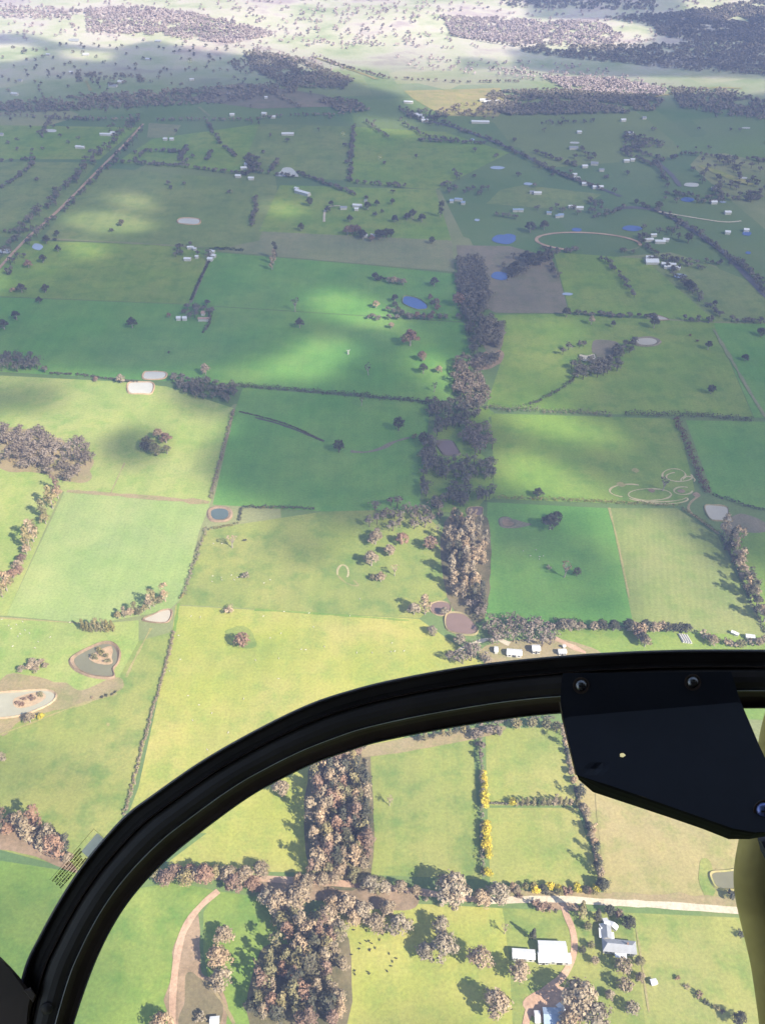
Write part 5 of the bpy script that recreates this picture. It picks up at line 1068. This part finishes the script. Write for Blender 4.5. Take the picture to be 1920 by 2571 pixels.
SHD = [ # thin cloud over otherwise sunlit ground, level kept
 ([(215,930),(345,920),(355,990),(325,1030),(240,1010),(200,965)],.08), ([(410,960),(500,945),(490,1065),(430,1050)],.05), ([(340,850),(500,880),(500,915),(420,900)],.2), ([(-80,1560),(60,1590),(240,1650),(250,1770),(80,1760),(-80,1700)],.3), ([(100,1840),(200,1950),(260,2100),(180,2240),(-80,2240),(-80,1900)],.28),
 ([(740,2100),(900,2130),(1060,2180),(1060,2280),(740,2280)],.5), ([(240,1960),(330,2000),(330,2150),(220,2240),(160,2120)],.4), ([(560,1120),(760,1150),(720,1240),(560,1210)],.25), ([(980,1150),(1060,1140),(1055,1330),(1020,1310)],.8), ([(800,1640),(900,1650),(880,1760),(810,1740)],.45), ([(470,1120),(600,1150),(560,1180),(450,1170)],.8),
 ([(1100,90),(1250,95),(1340,110),(1340,128),(1140,120)],.1), ([(1000,105),(1100,110),(1120,130),(1010,140)],.3), ([(1060,200),(1200,215),(1100,222)],.6), ([(1380,85),(1700,60),(1700,150),(1460,150)],.1), ([(330,62),(470,58),(560,85),(420,84)],.5),([(1010,1560),(1300,1560),(1300,1600),(1010,1600)],.9),
]
CB = 760.0
st = 11.0; xs = np.arange(-2300, 2301, st); ys = np.arange(-60, 5200, st)
XX, YY = np.meshgrid(xs, ys)
cam_d = YY*cp + ALT*sp; FX = (960 + FS*XX/cam_d)/K; FY = (1285.5 + FS*(ALT*cp - YY*sp)/cam_d)/K      # where each ground point appears
def inside(P):
    c = np.zeros(FX.shape, bool); j = len(P)-1
    for i in range(len(P)):
        xi, yi, xj, yj = *P[i], *P[j]; k = ((yi > FY) != (yj > FY)) & (FX < (xj-xi)*(FY-yi)/(yj-yi+1e-9)+xi); c ^= k; j = i
    return c
Lm = np.full(FX.shape, .02)
for P, v in LIT: Lm = np.where(inside(P), np.maximum(Lm, v), Lm)
for P, v in SHD: Lm = np.where(inside(P), np.minimum(Lm, v), Lm)
Lm[(FX < -85) | (FX > 1740)] = .35
def blur(A, s):
    r = int(s*3)+1; k = np.exp(-np.arange(-r, r+1)**2/(2*s*s)); k /= k.sum()
    P = np.pad(A, ((r, r), (r, r)), 'edge')
    P = sum(P[:, i:i+A.shape[1]]*k[i] for i in range(2*r+1)); return sum(P[i:i+A.shape[0]]*k[i] for i in range(2*r+1))
def fn(x, y, s, z): return noise.noise(Vector((x/s, y/s, z)))
nx_, ny_ = xs[::2], ys[::2]; nz = np.array([[fn(x, y, 150, 1.1) + .6*fn(x, y, 70, 4.2) + .35*fn(x, y, 38, 7.7) for x in nx_] for y in ny_]); nz = nz.repeat(2, 0).repeat(2, 1)[:len(ys), :len(xs)]; nz = blur(nz, 1)
near = np.clip(1.15 - np.hypot(XX, YY)/1400, .25, 1)[..., None][..., 0]
L0 = np.clip(blur(Lm, .95)*1.25, 0, 1); L0 = np.clip(L0 + nz*.42*np.clip(L0*(1-L0)*4, .0, 1)*1.0 + nz*.05, .0, 1); L0 = blur(L0, .7)
SIG = .14; path = 1/math.sin(R(SUN_EL))
Tm = (.10 + .12*np.clip((YY-500)/600, 0, 1)); Tm = Tm + (1-Tm)*L0; thick = np.clip(-np.log(Tm)/(SIG*path) - .4, 0, None)  # layer thinned over far ground to lighten its shadow
offx, offy = SUN_DIR.x/SUN_DIR.z*CB, SUN_DIR.y/SUN_DIR.z*CB
idx = {}; vs, fs = [], []
def cv(j, i, top):
    t = thick[j, i]; key = (j, i, top and t > 0)
    if key not in idx:
        idx[key] = len(vs); vs.append((xs[i]+offx, ys[j]+offy, CB + (t*(.75+.0*nz[j, i]) if top else -t*.25)))
    return idx[key]
for j in range(len(ys)-1):
    for i in range(len(xs)-1):
        if max(thick[j,i], thick[j,i+1], thick[j+1,i], thick[j+1,i+1]) <= 0: continue
        a = [(j,i),(j,i+1),(j+1,i+1),(j+1,i)]; fs.append(tuple(cv(*q, True) for q in a)); fs.append(tuple(cv(*q, False) for q in a[::-1]))
        for q, (dj, di) in zip(range(4), ((-1,0),(0,1),(1,0),(0,-1))):
            nj, ni = j+dj, i+di; e0, e1 = a[q], a[(q+1) % 4]
            if not (0 <= nj < len(ys)-1 and 0 <= ni < len(xs)-1) and (thick[e0] > 0 or thick[e1] > 0):
                f = [cv(*e0, False), cv(*e1, False), cv(*e1, True), cv(*e0, True)]; f = list(dict.fromkeys(f))
                if len(f) > 2: fs.append(tuple(f))
cm = bpy.data.materials.new('cloud_shading_vapour'); cm.use_nodes = True; N, L = cm.node_tree.nodes, cm.node_tree.links
N.remove(N['Principled BSDF']); pv = N.new('ShaderNodeVolumePrincipled'); pv.inputs['Density'].default_value = SIG; pv.inputs['Color'].default_value = (.56, .63, .74, 1); pv.inputs['Anisotropy'].default_value = .2  # absorbing colour deepens the shadows cast below
L.new(pv.outputs[0], N['Material Output'].inputs['Volume'])
tag(link('cloud', mesh('cloud', vs, fs, cm, True)), 'unseen broken cloud layer above the aircraft, shaped to shade the ground', kind='stuff')
print('CLOUD', len(fs))
# ------------------------------------------------------------------ haze
hm = bpy.data.materials.new('haze'); hm.use_nodes = True; N, L = hm.node_tree.nodes, hm.node_tree.links
N.remove(N['Principled BSDF']); pv = N.new('ShaderNodeVolumePrincipled'); pv.inputs['Density'].default_value = 2.5e-4; pv.inputs['Color'].default_value = (.42, .54, 1.0, 1); pv.inputs['Anisotropy'].default_value = .0
L.new(pv.outputs[0], N['Material Output'].inputs['Volume'])
vs, fs = [], []; g = 16500; box(vs, fs, -g, g, -g, g, -62, ALT+3)
tag(link('haze', mesh('haze', vs, fs, hm)), kind='stuff')
# ------------------------------------------------------------------ the helicopter's bow frame, bracket and cabin, built round the camera
CM = cam.rotation_euler.to_matrix()
def Cc(sx, sy, d, dz=0):             # point seen at photo pixel (sx, sy) at depth d metres (then moved dz towards the viewer)
    q = Vector(((sx-960)/FS, -(sy-1285.5)/FS, -1)) * (d - dz); return cam.location + CM @ q
M['fr'] = plain('frame_black_paint', (.038, .031, .028), .48, var=.25, sc=14, spec=.35, bump=.25)
M['frb'] = plain('frame_worn_paint', (.058, .038, .030), .55, var=.45, sc=9, spec=.35, bump=.3)
M['seal'] = plain('rubber_seal', (.050, .045, .062), .5, var=.3, sc=20)
M['edge'] = plain('ridge_highlight', (.55, .55, .60), .5, .0, var=.3, sc=30)  # light tone paints the highlight along the frame ridge
M['plate'] = plain('plate_navy_black', (.016, .017, .025), .5, var=.2, sc=12, spec=.35, bump=.25)
M['screw'] = plain('screw_steel', (.24, .24, .25), .34, 1)
M['screwb'] = plain('screw_blued', (.22, .26, .55), .3, .7)
M['olive_trim'] = plain('olive_fabric', (.38, .30, .11), .85, var=.3, sc=9, bump=.5)
M['decal'] = plain('decal_white', (.62, .62, .70), .5, var=.06, sc=30)
m_, N_, L_2, B_2 = nodes('label_paper'); tr_ = N_.new('ShaderNodeBsdfTranslucent'); tr_.inputs[0].default_value = (.97, .97, 1, 1); ms_ = N_.new('ShaderNodeMixShader'); ms_.inputs[0].default_value = .95
L_2.new(B_2.outputs[0], ms_.inputs[1]); L_2.new(tr_.outputs[0], ms_.inputs[2]); L_2.new(ms_.outputs[0], N_['Material Output'].inputs[0]); B_2.inputs['Base Color'].default_value = (.8, .8, .85, 1); M['decal'] = m_
M['ink'] = plain('decal_ink', (.035, .032, .012), .6)
OUT = [(20,2630),(58,2442),(98,2352),(151,2256),(208,2170),(271,2093),(320,2042),(376,2000),(504,1911),(640,1833),(776,1767),(888,1730),(989,1705),(1144,1676),(1280,1658),(1474,1641),(1706,1631),(1960,1631)]
INN = [(170,2640),(190,2560),(240,2418),(294,2310),(356,2225),(434,2147),(531,2070),(632,1998),(720,1950),(795,1915),(872,1888),(950,1864),(1105,1833),(1280,1805),(1408,1792),(1600,1782),(1865,1779),(1960,1779)]
def resample(P, n):
    Q = np.array(smooth_open(P, 10), float); d = np.r_[0, np.cumsum(np.hypot(*np.diff(Q, axis=0).T))]; t = np.linspace(0, d[-1], n)
    return np.c_[np.interp(t, d, Q[:, 0]), np.interp(t, d, Q[:, 1])]
NB = 120; Oc, Ic = resample(OUT, NB), resample(INN, NB); D0 = .70
frame = thing('windscreen_bow_frame', 'thick curved black window frame sweeping across the lower picture', 'window frame', Cc(960, 1900, D0))
def strip(name, prof, mat, back=.028, t0=0, t1=NB, sm=True):
    """prof: list of (u across the bar 0 outer..1 inner, height towards viewer in m)"""
    prof = [(u, z*.75) for u, z in prof]; vs, fs = [], []; pr = prof + [(prof[-1][0], -back), (prof[0][0], -back)]; n = len(pr); o = Vector(frame.location)
    for i in range(t0, t1):
        for u, z in pr: q = Oc[i]*(1-u) + Ic[i]*u; vs.append(Cc(q[0], q[1], D0, z) - o)
    for i in range(t1-t0-1):
        for k in range(n): a, b = i*n+k, i*n+(k+1) % n; fs.append((a, b, b+n, a+n))
    fs += [tuple(range(n)), tuple(range((t1-t0-1)*n, (t1-t0)*n))[::-1]]
    me = mesh(name, vs, fs, M[mat]); ob = link(name, me, frame)
    return ob
strip('rubber_seal', [(0,-.004),(.012,.0015),(.03,.003),(.048,.001),(.056,-.003)], 'seal')
strip('outer_channel', [(.0565,-.009),(.10,-.0105),(.20,-.0105),(.27,-.008),(.285,-.003)], 'fr')
strip('inner_bead', [(.286,-.003),(.297,.0012),(.308,-.0025)], 'frb')
strip('face', [(.309,-.0045),(.33,-.002),(.38,.0006),(.47,.0022),(.56,.0022),(.64,.0005),(.69,-.0022)], 'fr')
strip('highlight_line', [(.691,-.002),(.698,.0004),(.706,-.0022)], 'edge')  # painted highlight running along the ridge
strip('inner_flange', [(.707,-.003),(.74,-.0085),(.80,-.013),(.90,-.0165),(.965,-.0175)], 'frb')
strip('inner_lip', [(.966,-.0165),(.982,-.0135),(1.0,-.0165)], 'seal')
strip('backing', [(.004,-.0188),(.996,-.0188)], 'fr', .03)
# rivet on the lower end of the face
def dome(name, sx, sy, d, r, hgt, mat, parent, slot=False, ring=None):
    vs, fs = [], []; n = 20; m_ = 6; o = Vector(parent.location)
    c = Cc(sx, sy, d); ex, ey, ez = CM.col[0], CM.col[1], CM.col[2]
    for j in range(m_):
        a = math.pi/2*j/m_; rr, z = r*math.cos(a), hgt*math.sin(a)
        for k in range(n): q = 2*math.pi*k/n; vs.append(c + ex*rr*math.cos(q) + ey*rr*math.sin(q) + ez*z - o)
    for j in range(m_-1):
        for k in range(n): fs.append((j*n+k, j*n+(k+1) % n, (j+1)*n+(k+1) % n, (j+1)*n+k))
    fs.append(tuple(range((m_-1)*n, m_*n)))
    ob = link(name, mesh(name, vs, fs, M[mat], True), parent)
    if slot:
        vs, fs = [], []
        for (w1, w2) in ((.55*r, .12*r), (.12*r, .55*r)):
            s = len(vs)
            for z in (hgt*.75, hgt*1.04):
                for x, y in ((-w1,-w2),(w1,-w2),(w1,w2),(-w1,w2)): vs.append(c + ex*x + ey*y + ez*z - o)
            fs += [tuple(s+i for i in f) for f in ((0,3,2,1),(4,5,6,7),(0,1,5,4),(1,2,6,5),(2,3,7,6),(3,0,4,7))]
            ez_ = .0
        link('recess', mesh('recess', vs, fs, M['fr']), ob)
    if ring:
        vs, fs = [], []
        for k in range(n):
            q = 2*math.pi*k/n; e = ex*math.cos(q) + ey*math.sin(q)
            for rr, z in ((r*1.02, .0002), (ring*.98, .0005), (ring, 0)): vs.append(c + e*rr + ez*z - o)
        for k in range(n):
            for j in range(2): fs.append((k*3+j, k*3+j+1, ((k+1) % n)*3+j+1, ((k+1) % n)*3+j))
        link('washer', mesh('washer', vs, fs, M['frb']), ob)
    return ob
dome('rivet', 118, 2532, D0-.0025, .0046, .0018, 'fr', frame)
# lower left strut
st_ = thing('frame_strut', 'dark strut meeting the curved frame at the lower left corner', 'strut', Cc(0, 2500, D0))
def slab(name, P, d, th, mat, parent, bevel=.0012, bend=None):
    """outline P (photo px) at depth d, thickness th away from the viewer, with softened rim"""
    o = Vector(parent.location); n = len(P); cx = sum(p[0] for p in P)/n; cy = sum(p[1] for p in P)/n
    k = bevel/d*FS; vs, fs = [], []
    def ins(p, a): l = math.hypot(p[0]-cx, p[1]-cy); return (cx+(p[0]-cx)*(1-a/l), cy+(p[1]-cy)*(1-a/l))
    for a, z in ((k, 0), (0, -bevel), (0, -th)):
        for p in P: q = ins(p, a); vs.append(Cc(q[0], q[1], d + (bend(q) if bend else 0), z) - o)
    for r in range(2):
        for i in range(n): j = (i+1) % n; fs.append((r*n+i, r*n+j, (r+1)*n+j, (r+1)*n+i))
    fs += [tuple(range(n))[::-1], tuple(range(2*n, 3*n))]
    return link(name, mesh(name, vs, fs, M[mat]), parent)
slab('tube', [(-90,2300),(0,2400),(28,2428),(50,2453),(78,2490),(86,2508),(80,2530),(72,2580),(60,2660),(-90,2660)], D0-.004, .03, 'frb', st_, .003)
slab('clamp', [(60,2487),(78,2478),(92,2500),(84,2518)], D0-.0075, .012, 'frb', st_, .0015)
# mounting plate: upper part screwed to the frame, lower part folded back, with a turned lip
pl = thing('mounting_plate', 'black angular metal plate screwed to the curved frame at right', 'plate', Cc(1600, 1850, .66))
DP = .683
UP = [(1412,1690),(1500,1684),(1650,1680),(1834,1686),(1843,1720),(1853,1748),(1862,1770)]
o = Vector(pl.location)
def bendz(sx, sy):                    # depth of the plate surface: flat to the crease, then sloping towards the viewer
    cr = 1800 - (sx-1418)*.085; return max(0, sy-cr)
def dep(sx, sy): k = bendz(sx, sy); return DP - .00016*k - .0000*k*k
OUTL = [(1412,1690),(1834,1686),(1853,1748),(1868,1785),(1884,1822),(1902,1865),(1925,1915),(1960,1990),(1960,2085),(1920,2090),(1895,2090),(1838,2080),(1770,2056),(1690,2028),(1609,1999),(1530,1972),(1447,1946),(1436,1900),(1424,1850),(1413,1805),(1406,1760),(1408,1720)]
hole = [(1561+7*math.cos(a)+ (2 if k % 3 == 0 else 0), 1896+5.2*math.sin(a)) for k, a in enumerate(np.linspace(0, 2*math.pi, 13)[:-1])]
pts = []; Pd = []
for i in range(len(OUTL)):
    a, b = OUTL[i], OUTL[(i+1) % len(OUTL)]; n = max(1, int(math.hypot(a[0]-b[0], a[1]-b[1])/14)); Pd += [(a[0]+(b[0]-a[0])*k/n, a[1]+(b[1]-a[1])*k/n) for k in range(n)]
pts = [Vector(p) for p in Pd]; ne = len(pts); pts += [Vector(p) for p in hole]; nh = len(hole)
cr_pts = [(x, 1800-(x-1418)*.085) for x in range(1430, 1860, 14)]; pts += [Vector(p) for p in cr_pts]
for x in range(1400, 1960, 16):
    for y in range(1690, 2100, 16):
        if inpoly(x, y, OUTL) and math.hypot(x-1561, y-1896) > 14 and abs(y-(1800-(x-1418)*.085)) > 8: pts.append(Vector((x, y)))
ed = [(i, (i+1) % ne) for i in range(ne)] + [(ne+i, ne+(i+1) % nh) for i in range(nh)]
r = delaunay_2d_cdt(pts, ed, [], 0, 1e-4); V2 = [(v.x, v.y) for v in r[0]]; vs, fs = [], []
def dimple(x, y): q = ((x-1494)/13)**2 + ((y-1930)/8)**2; return -.0022*math.exp(-q)
TH = .0022; nv = len(V2)
for x, y in V2: vs.append(Cc(x, y, dep(x, y) - dimple(x, y)) - o)
for x, y in V2: vs.append(Cc(x, y, dep(x, y), -TH) - o)
for f in r[2]:
    cx, cy = sum(V2[i][0] for i in f)/3, sum(V2[i][1] for i in f)/3
    if not inpoly(cx, cy, Pd) or inpoly(cx, cy, hole): continue
    A = (V2[f[1]][0]-V2[f[0]][0])*(V2[f[2]][1]-V2[f[0]][1])-(V2[f[1]][1]-V2[f[0]][1])*(V2[f[2]][0]-V2[f[0]][0])
    f = f if A < 0 else f[::-1]; fs.append(tuple(f)); fs.append(tuple(i+nv for i in f[::-1]))
lk = {(round(x, 2), round(y, 2)): i for i, (x, y) in enumerate(V2)}
for loop_ in (Pd, hole):
    ii = [lk[(round(p[0], 2), round(p[1], 2))] for p in loop_]
    for a, b in zip(ii, ii[1:]+ii[:1]): fs.append((a, b, b+nv, a+nv))
link('plate', mesh('plate', vs, fs, M['plate']), pl)
# turned lip along the lower edge, going away from the viewer and down
lipi = [(1447,1946),(1530,1972),(1609,1999),(1690,2028),(1770,2056),(1838,2080),(1895,2090),(1925,2088)]; lipo = [(1452,1958),(1488,1989),(1600,2026),(1690,2056),(1765,2082),(1828,2107),(1880,2107),(1925,2099)]
vs, fs = [], []
for (a, b) in zip(lipi, lipo):
    d = dep(*a)
    mid = (a[0]*.45+b[0]*.55, a[1]*.45+b[1]*.55)
    for q, z in ((a, .0003), ((a[0]*.8+b[0]*.2, a[1]*.8+b[1]*.2), -.0008), (mid, -.006), (b, -.016), (b, -.018), (mid, -.009), (a, -.003)): vs.append(Cc(q[0], q[1], d, z) - o)
n = 7
for i in range(len(lipi)-1):
    for k in range(n): fs.append((i*n+k, i*n+(k+1) % n, (i+1)*n+(k+1) % n, (i+1)*n+k))
M['lip'] = plain('lip_black', (.010, .009, .009), .8, spec=.1); link('lower_lip', mesh('lower_lip', vs, fs, M['lip']), pl)
vs, fs = [], []
LE = [(1406,1762),(1413,1805),(1424,1850),(1436,1900),(1447,1946)]
for a in LE:
    for dx, z in ((0, .0002), (-3.5, -.002), (-1, -.008), (3, -.004)): vs.append(Cc(a[0]+dx, a[1], dep(*a), z) - o)
for i in range(len(LE)-1):
    for k in range(4): fs.append((i*4+k, i*4+(k+1) % 4, i*4+4+(k+1) % 4, i*4+4+k))
link('side_edge', mesh('side_edge', vs, fs, M['frb']), pl)
dome('screw', 1458, 1721, DP-.0004, .0042, .0026, 'screw', pl, True, .0062); dome('screw', 1738, 1713, DP-.0004, .0042, .0026, 'screw', pl, True, .0062)
dome('screw', 1916, 2034, dep(1916, 2034)-.0006, .0052, .003, 'screwb', pl, True, .0072)
# dark tube below the plate at the right edge
kb = thing('black_tube', 'short black tube showing at the right edge under the plate', 'tube', Cc(1920, 2140, .72))
slab('tube', [(1900,2104),(1925,2098),(1985,2098),(1985,2200),(1940,2190),(1920,2158),(1908,2135)], .70, .03, 'seal', kb, .004)
# olive-yellow rounded trim at the right edge
ot = thing('olive_trim', 'olive-yellow rounded fabric panel along the lower right edge', 'panel', Cc(1900, 2300, .8))
LE = [(1960,1740),(1928,1770),(1912,1815),(1901,1870),(1893,1925),(1880,1980),(1867,2040),(1853,2108),(1843,2163),(1840,2209),(1846,2263),(1861,2329),(1882,2418),(1894,2495),(1904,2571),(1912,2660)]
LE = smooth_open(LE, 4); vs, fs = [], []; o = Vector(ot.location); prof = [(230,-.05),(120,-.006),(70,.0),(38,-.004),(16,-.012),(5,-.02),(0,-.03),(6,-.042),(40,-.06),(230,-.08)]
for x, y in LE:
    for dx, z in prof: vs.append(Cc(x+dx, y, .80, z) - o)
n = len(prof)
for i in range(len(LE)-1):
    for k in range(n): fs.append((i*n+k, i*n+(k+1) % n, (i+1)*n+(k+1) % n, (i+1)*n+k))
fs += [tuple(range(n)), tuple(range((len(LE)-1)*n, len(LE)*n))[::-1]]
link('panel', mesh('panel', vs, fs, M['olive_trim'], True), ot)
# placard: clear film with rows of tiny dark print beside a white label, stuck to the outside of the frame
dc = thing('placard', 'small white label and clear strip of tiny dark print beside the curved frame', 'placard', Cc(200, 2150, .715))
o = Vector(dc.location); ux = Vector((.652, -.758)); uy = Vector((-.758, -.652))       # along the frame (up right), and away from it
def dq(vs, fs, a0, a1, b0, b1, d, c0, rd=0):
    s = len(vs); c0 = Vector(c0); P = []
    if rd:
        for (cx, cy, q0) in ((a1-rd, b1-rd, 0), (a0+rd, b1-rd, 90), (a0+rd, b0+rd, 180), (a1-rd, b0+rd, 270)):
            for k in range(4): a = R(q0+30*k); P.append((cx+rd*math.cos(a), cy+rd*math.sin(a)))
    else: P = [(a0,b0),(a1,b0),(a1,b1),(a0,b1)]
    for z in (0, -.0002):
        for a, b in P: q = c0 + ux*a + uy*b; vs.append(Cc(q.x, q.y, d, z) - o)
    n = len(P); fs += [tuple(range(s, s+n))[::-1], tuple(range(s+n, s+2*n))] + [(s+i, s+(i+1) % n, s+n+(i+1) % n, s+n+i) for i in range(n)]
vs, fs = [], []; dq(vs, fs, -31, 31, -11, 15, .714, (236, 2124), 4); vs = vs[:16]; fs = fs[:1]; link('white_label', mesh('white_label', vs, fs, M['decal']), dc)
vs, fs = [], []; g = random.Random(4)
for r_ in range(5):
    a = 4 + (r_ % 2)*3
    while a < 104 - r_*3:
        w = g.uniform(6, 15); b = 17 - r_*6.6; c = a
        while c < a + w: dq(vs, fs, c, c+g.uniform(2.1, 3.0), b, b+4.4, .714, (144, 2228)); c += 3.4
        a += w + g.uniform(2.0, 3.4)
link('print', mesh('print', vs, fs, M['ink']), dc)
vs, fs = [], []; dq(vs, fs, 0, 170, 28, 28.7, .7145, (147, 2228)); dq(vs, fs, 169.3, 170, -2, 28, .7145, (147, 2228)); link('film_edge', mesh('film_edge', vs, fs, M['ink']), dc)
# clear windscreen with three faint smears
M['clear'] = bpy.data.materials.new('clear_perspex'); M['clear'].use_nodes = True; N, L = M['clear'].node_tree.nodes, M['clear'].node_tree.links
N.remove(N['Principled BSDF']); tb = N.new('ShaderNodeBsdfTransparent'); tb.inputs[0].default_value = (1, 1, 1, 1); L.new(tb.outputs[0], N['Material Output'].inputs[0])
ws = thing('windscreen', 'clear curved windscreen bearing three faint smears', 'windscreen', Cc(960, 1200, .8)); o = Vector(ws.location); vs, fs = [], []; nx_, ny_ = 14, 16
def wd(x, y): return .735 + .10*(1-((x-960)/1200)**2) + .12*max(0, (1700-y)/1700)
for th_ in (0, -.003):
    for j in range(ny_+1):
        for i in range(nx_+1): x, y = -140+2200*i/nx_, -200+2960*j/ny_; vs.append(Cc(x, y, wd(x, y), th_) - o)
nn = (nx_+1)*(ny_+1)
for j in range(ny_):
    for i in range(nx_): q = j*(nx_+1)+i; f = (q, q+1, q+nx_+2, q+nx_+1); fs += [f, tuple(k+nn for k in f[::-1])]
link('pane', mesh('pane', vs, fs, M['clear'], True), ws)
M['smear'] = bpy.data.materials.new('smear'); M['smear'].use_nodes = True; N, L = M['smear'].node_tree.nodes, M['smear'].node_tree.links; N['Principled BSDF'].inputs['Base Color'].default_value = (.8, .76, .74, 1)
tr2 = N.new('ShaderNodeBsdfTranslucent'); tr2.inputs[0].default_value = (.85, .80, .78, 1); ms2 = N.new('ShaderNodeMixShader'); tb = N.new('ShaderNodeBsdfTransparent'); ge = N.new('ShaderNodeTexCoord')
ln = N.new('ShaderNodeVectorMath'); ln.operation = 'LENGTH'; L.new(ge.outputs['Object'], ln.inputs[0]); mr2 = N.new('ShaderNodeMapRange'); mr2.inputs[1].default_value = 0; mr2.inputs[2].default_value = .0032; mr2.inputs[3].default_value = .42; mr2.inputs[4].default_value = 0
L.new(ln.outputs['Value'], mr2.inputs[0]); L.new(mr2.outputs[0], ms2.inputs[0]); L.new(tb.outputs[0], ms2.inputs[1]); L.new(tr2.outputs[0], ms2.inputs[2]); L.new(ms2.outputs[0], N['Material Output'].inputs[0])
for sx, sy, r_ in ((477,152,.0034),(861,335,.003),(954,394,.0032)):
    vs, fs = [], []; p0 = Cc(sx, sy, wd(sx, sy)-.0005)
    for z in (0, -.0001):
        for k in range(16): a = 2*math.pi*k/16; vs.append(CM @ Vector((r_*math.cos(a)*(1.1+.2*math.sin(3*a)), r_*math.sin(a)*1.25, z)))
    fs = [tuple(range(16)), tuple(range(31, 15, -1))] + [(k, (k+1) % 16, 16+(k+1) % 16, 16+k) for k in range(16)]
    sm_ = link('smear', mesh('smear', vs, fs, M['smear']), ws, loc=p0 - o)
# unseen cabin shell, added to shade the frame: roof, rear wall, seat-side door
cb = thing('helicopter_cabin_shade', 'unseen dark helicopter cabin shell around the viewer, added to shade the frame', 'cabin', (0, -.6, ALT-.9))
def cbox(nm, x0, x1, y0, y1, z0, z1): v, f = [], []; box(v, f, x0, x1, y0, y1, z0, z1); ob = link(nm, mesh(nm, v, f, M['fr']), cb); bm_ = ob.modifiers.new('bevel', 'BEVEL'); bm_.width = .02; bm_.segments = 2
cbox('roof', -.75, .95, -.25, 1.05, 1.35, 1.42); cbox('rear_wall', -.75, .95, -.33, -.26, -.4, 1.345); cbox('door', .96, 1.02, -.33, 1.0, -.5, 1.42)
cbox('seat', -.3, .6, -.2, .32, -.35, .2)
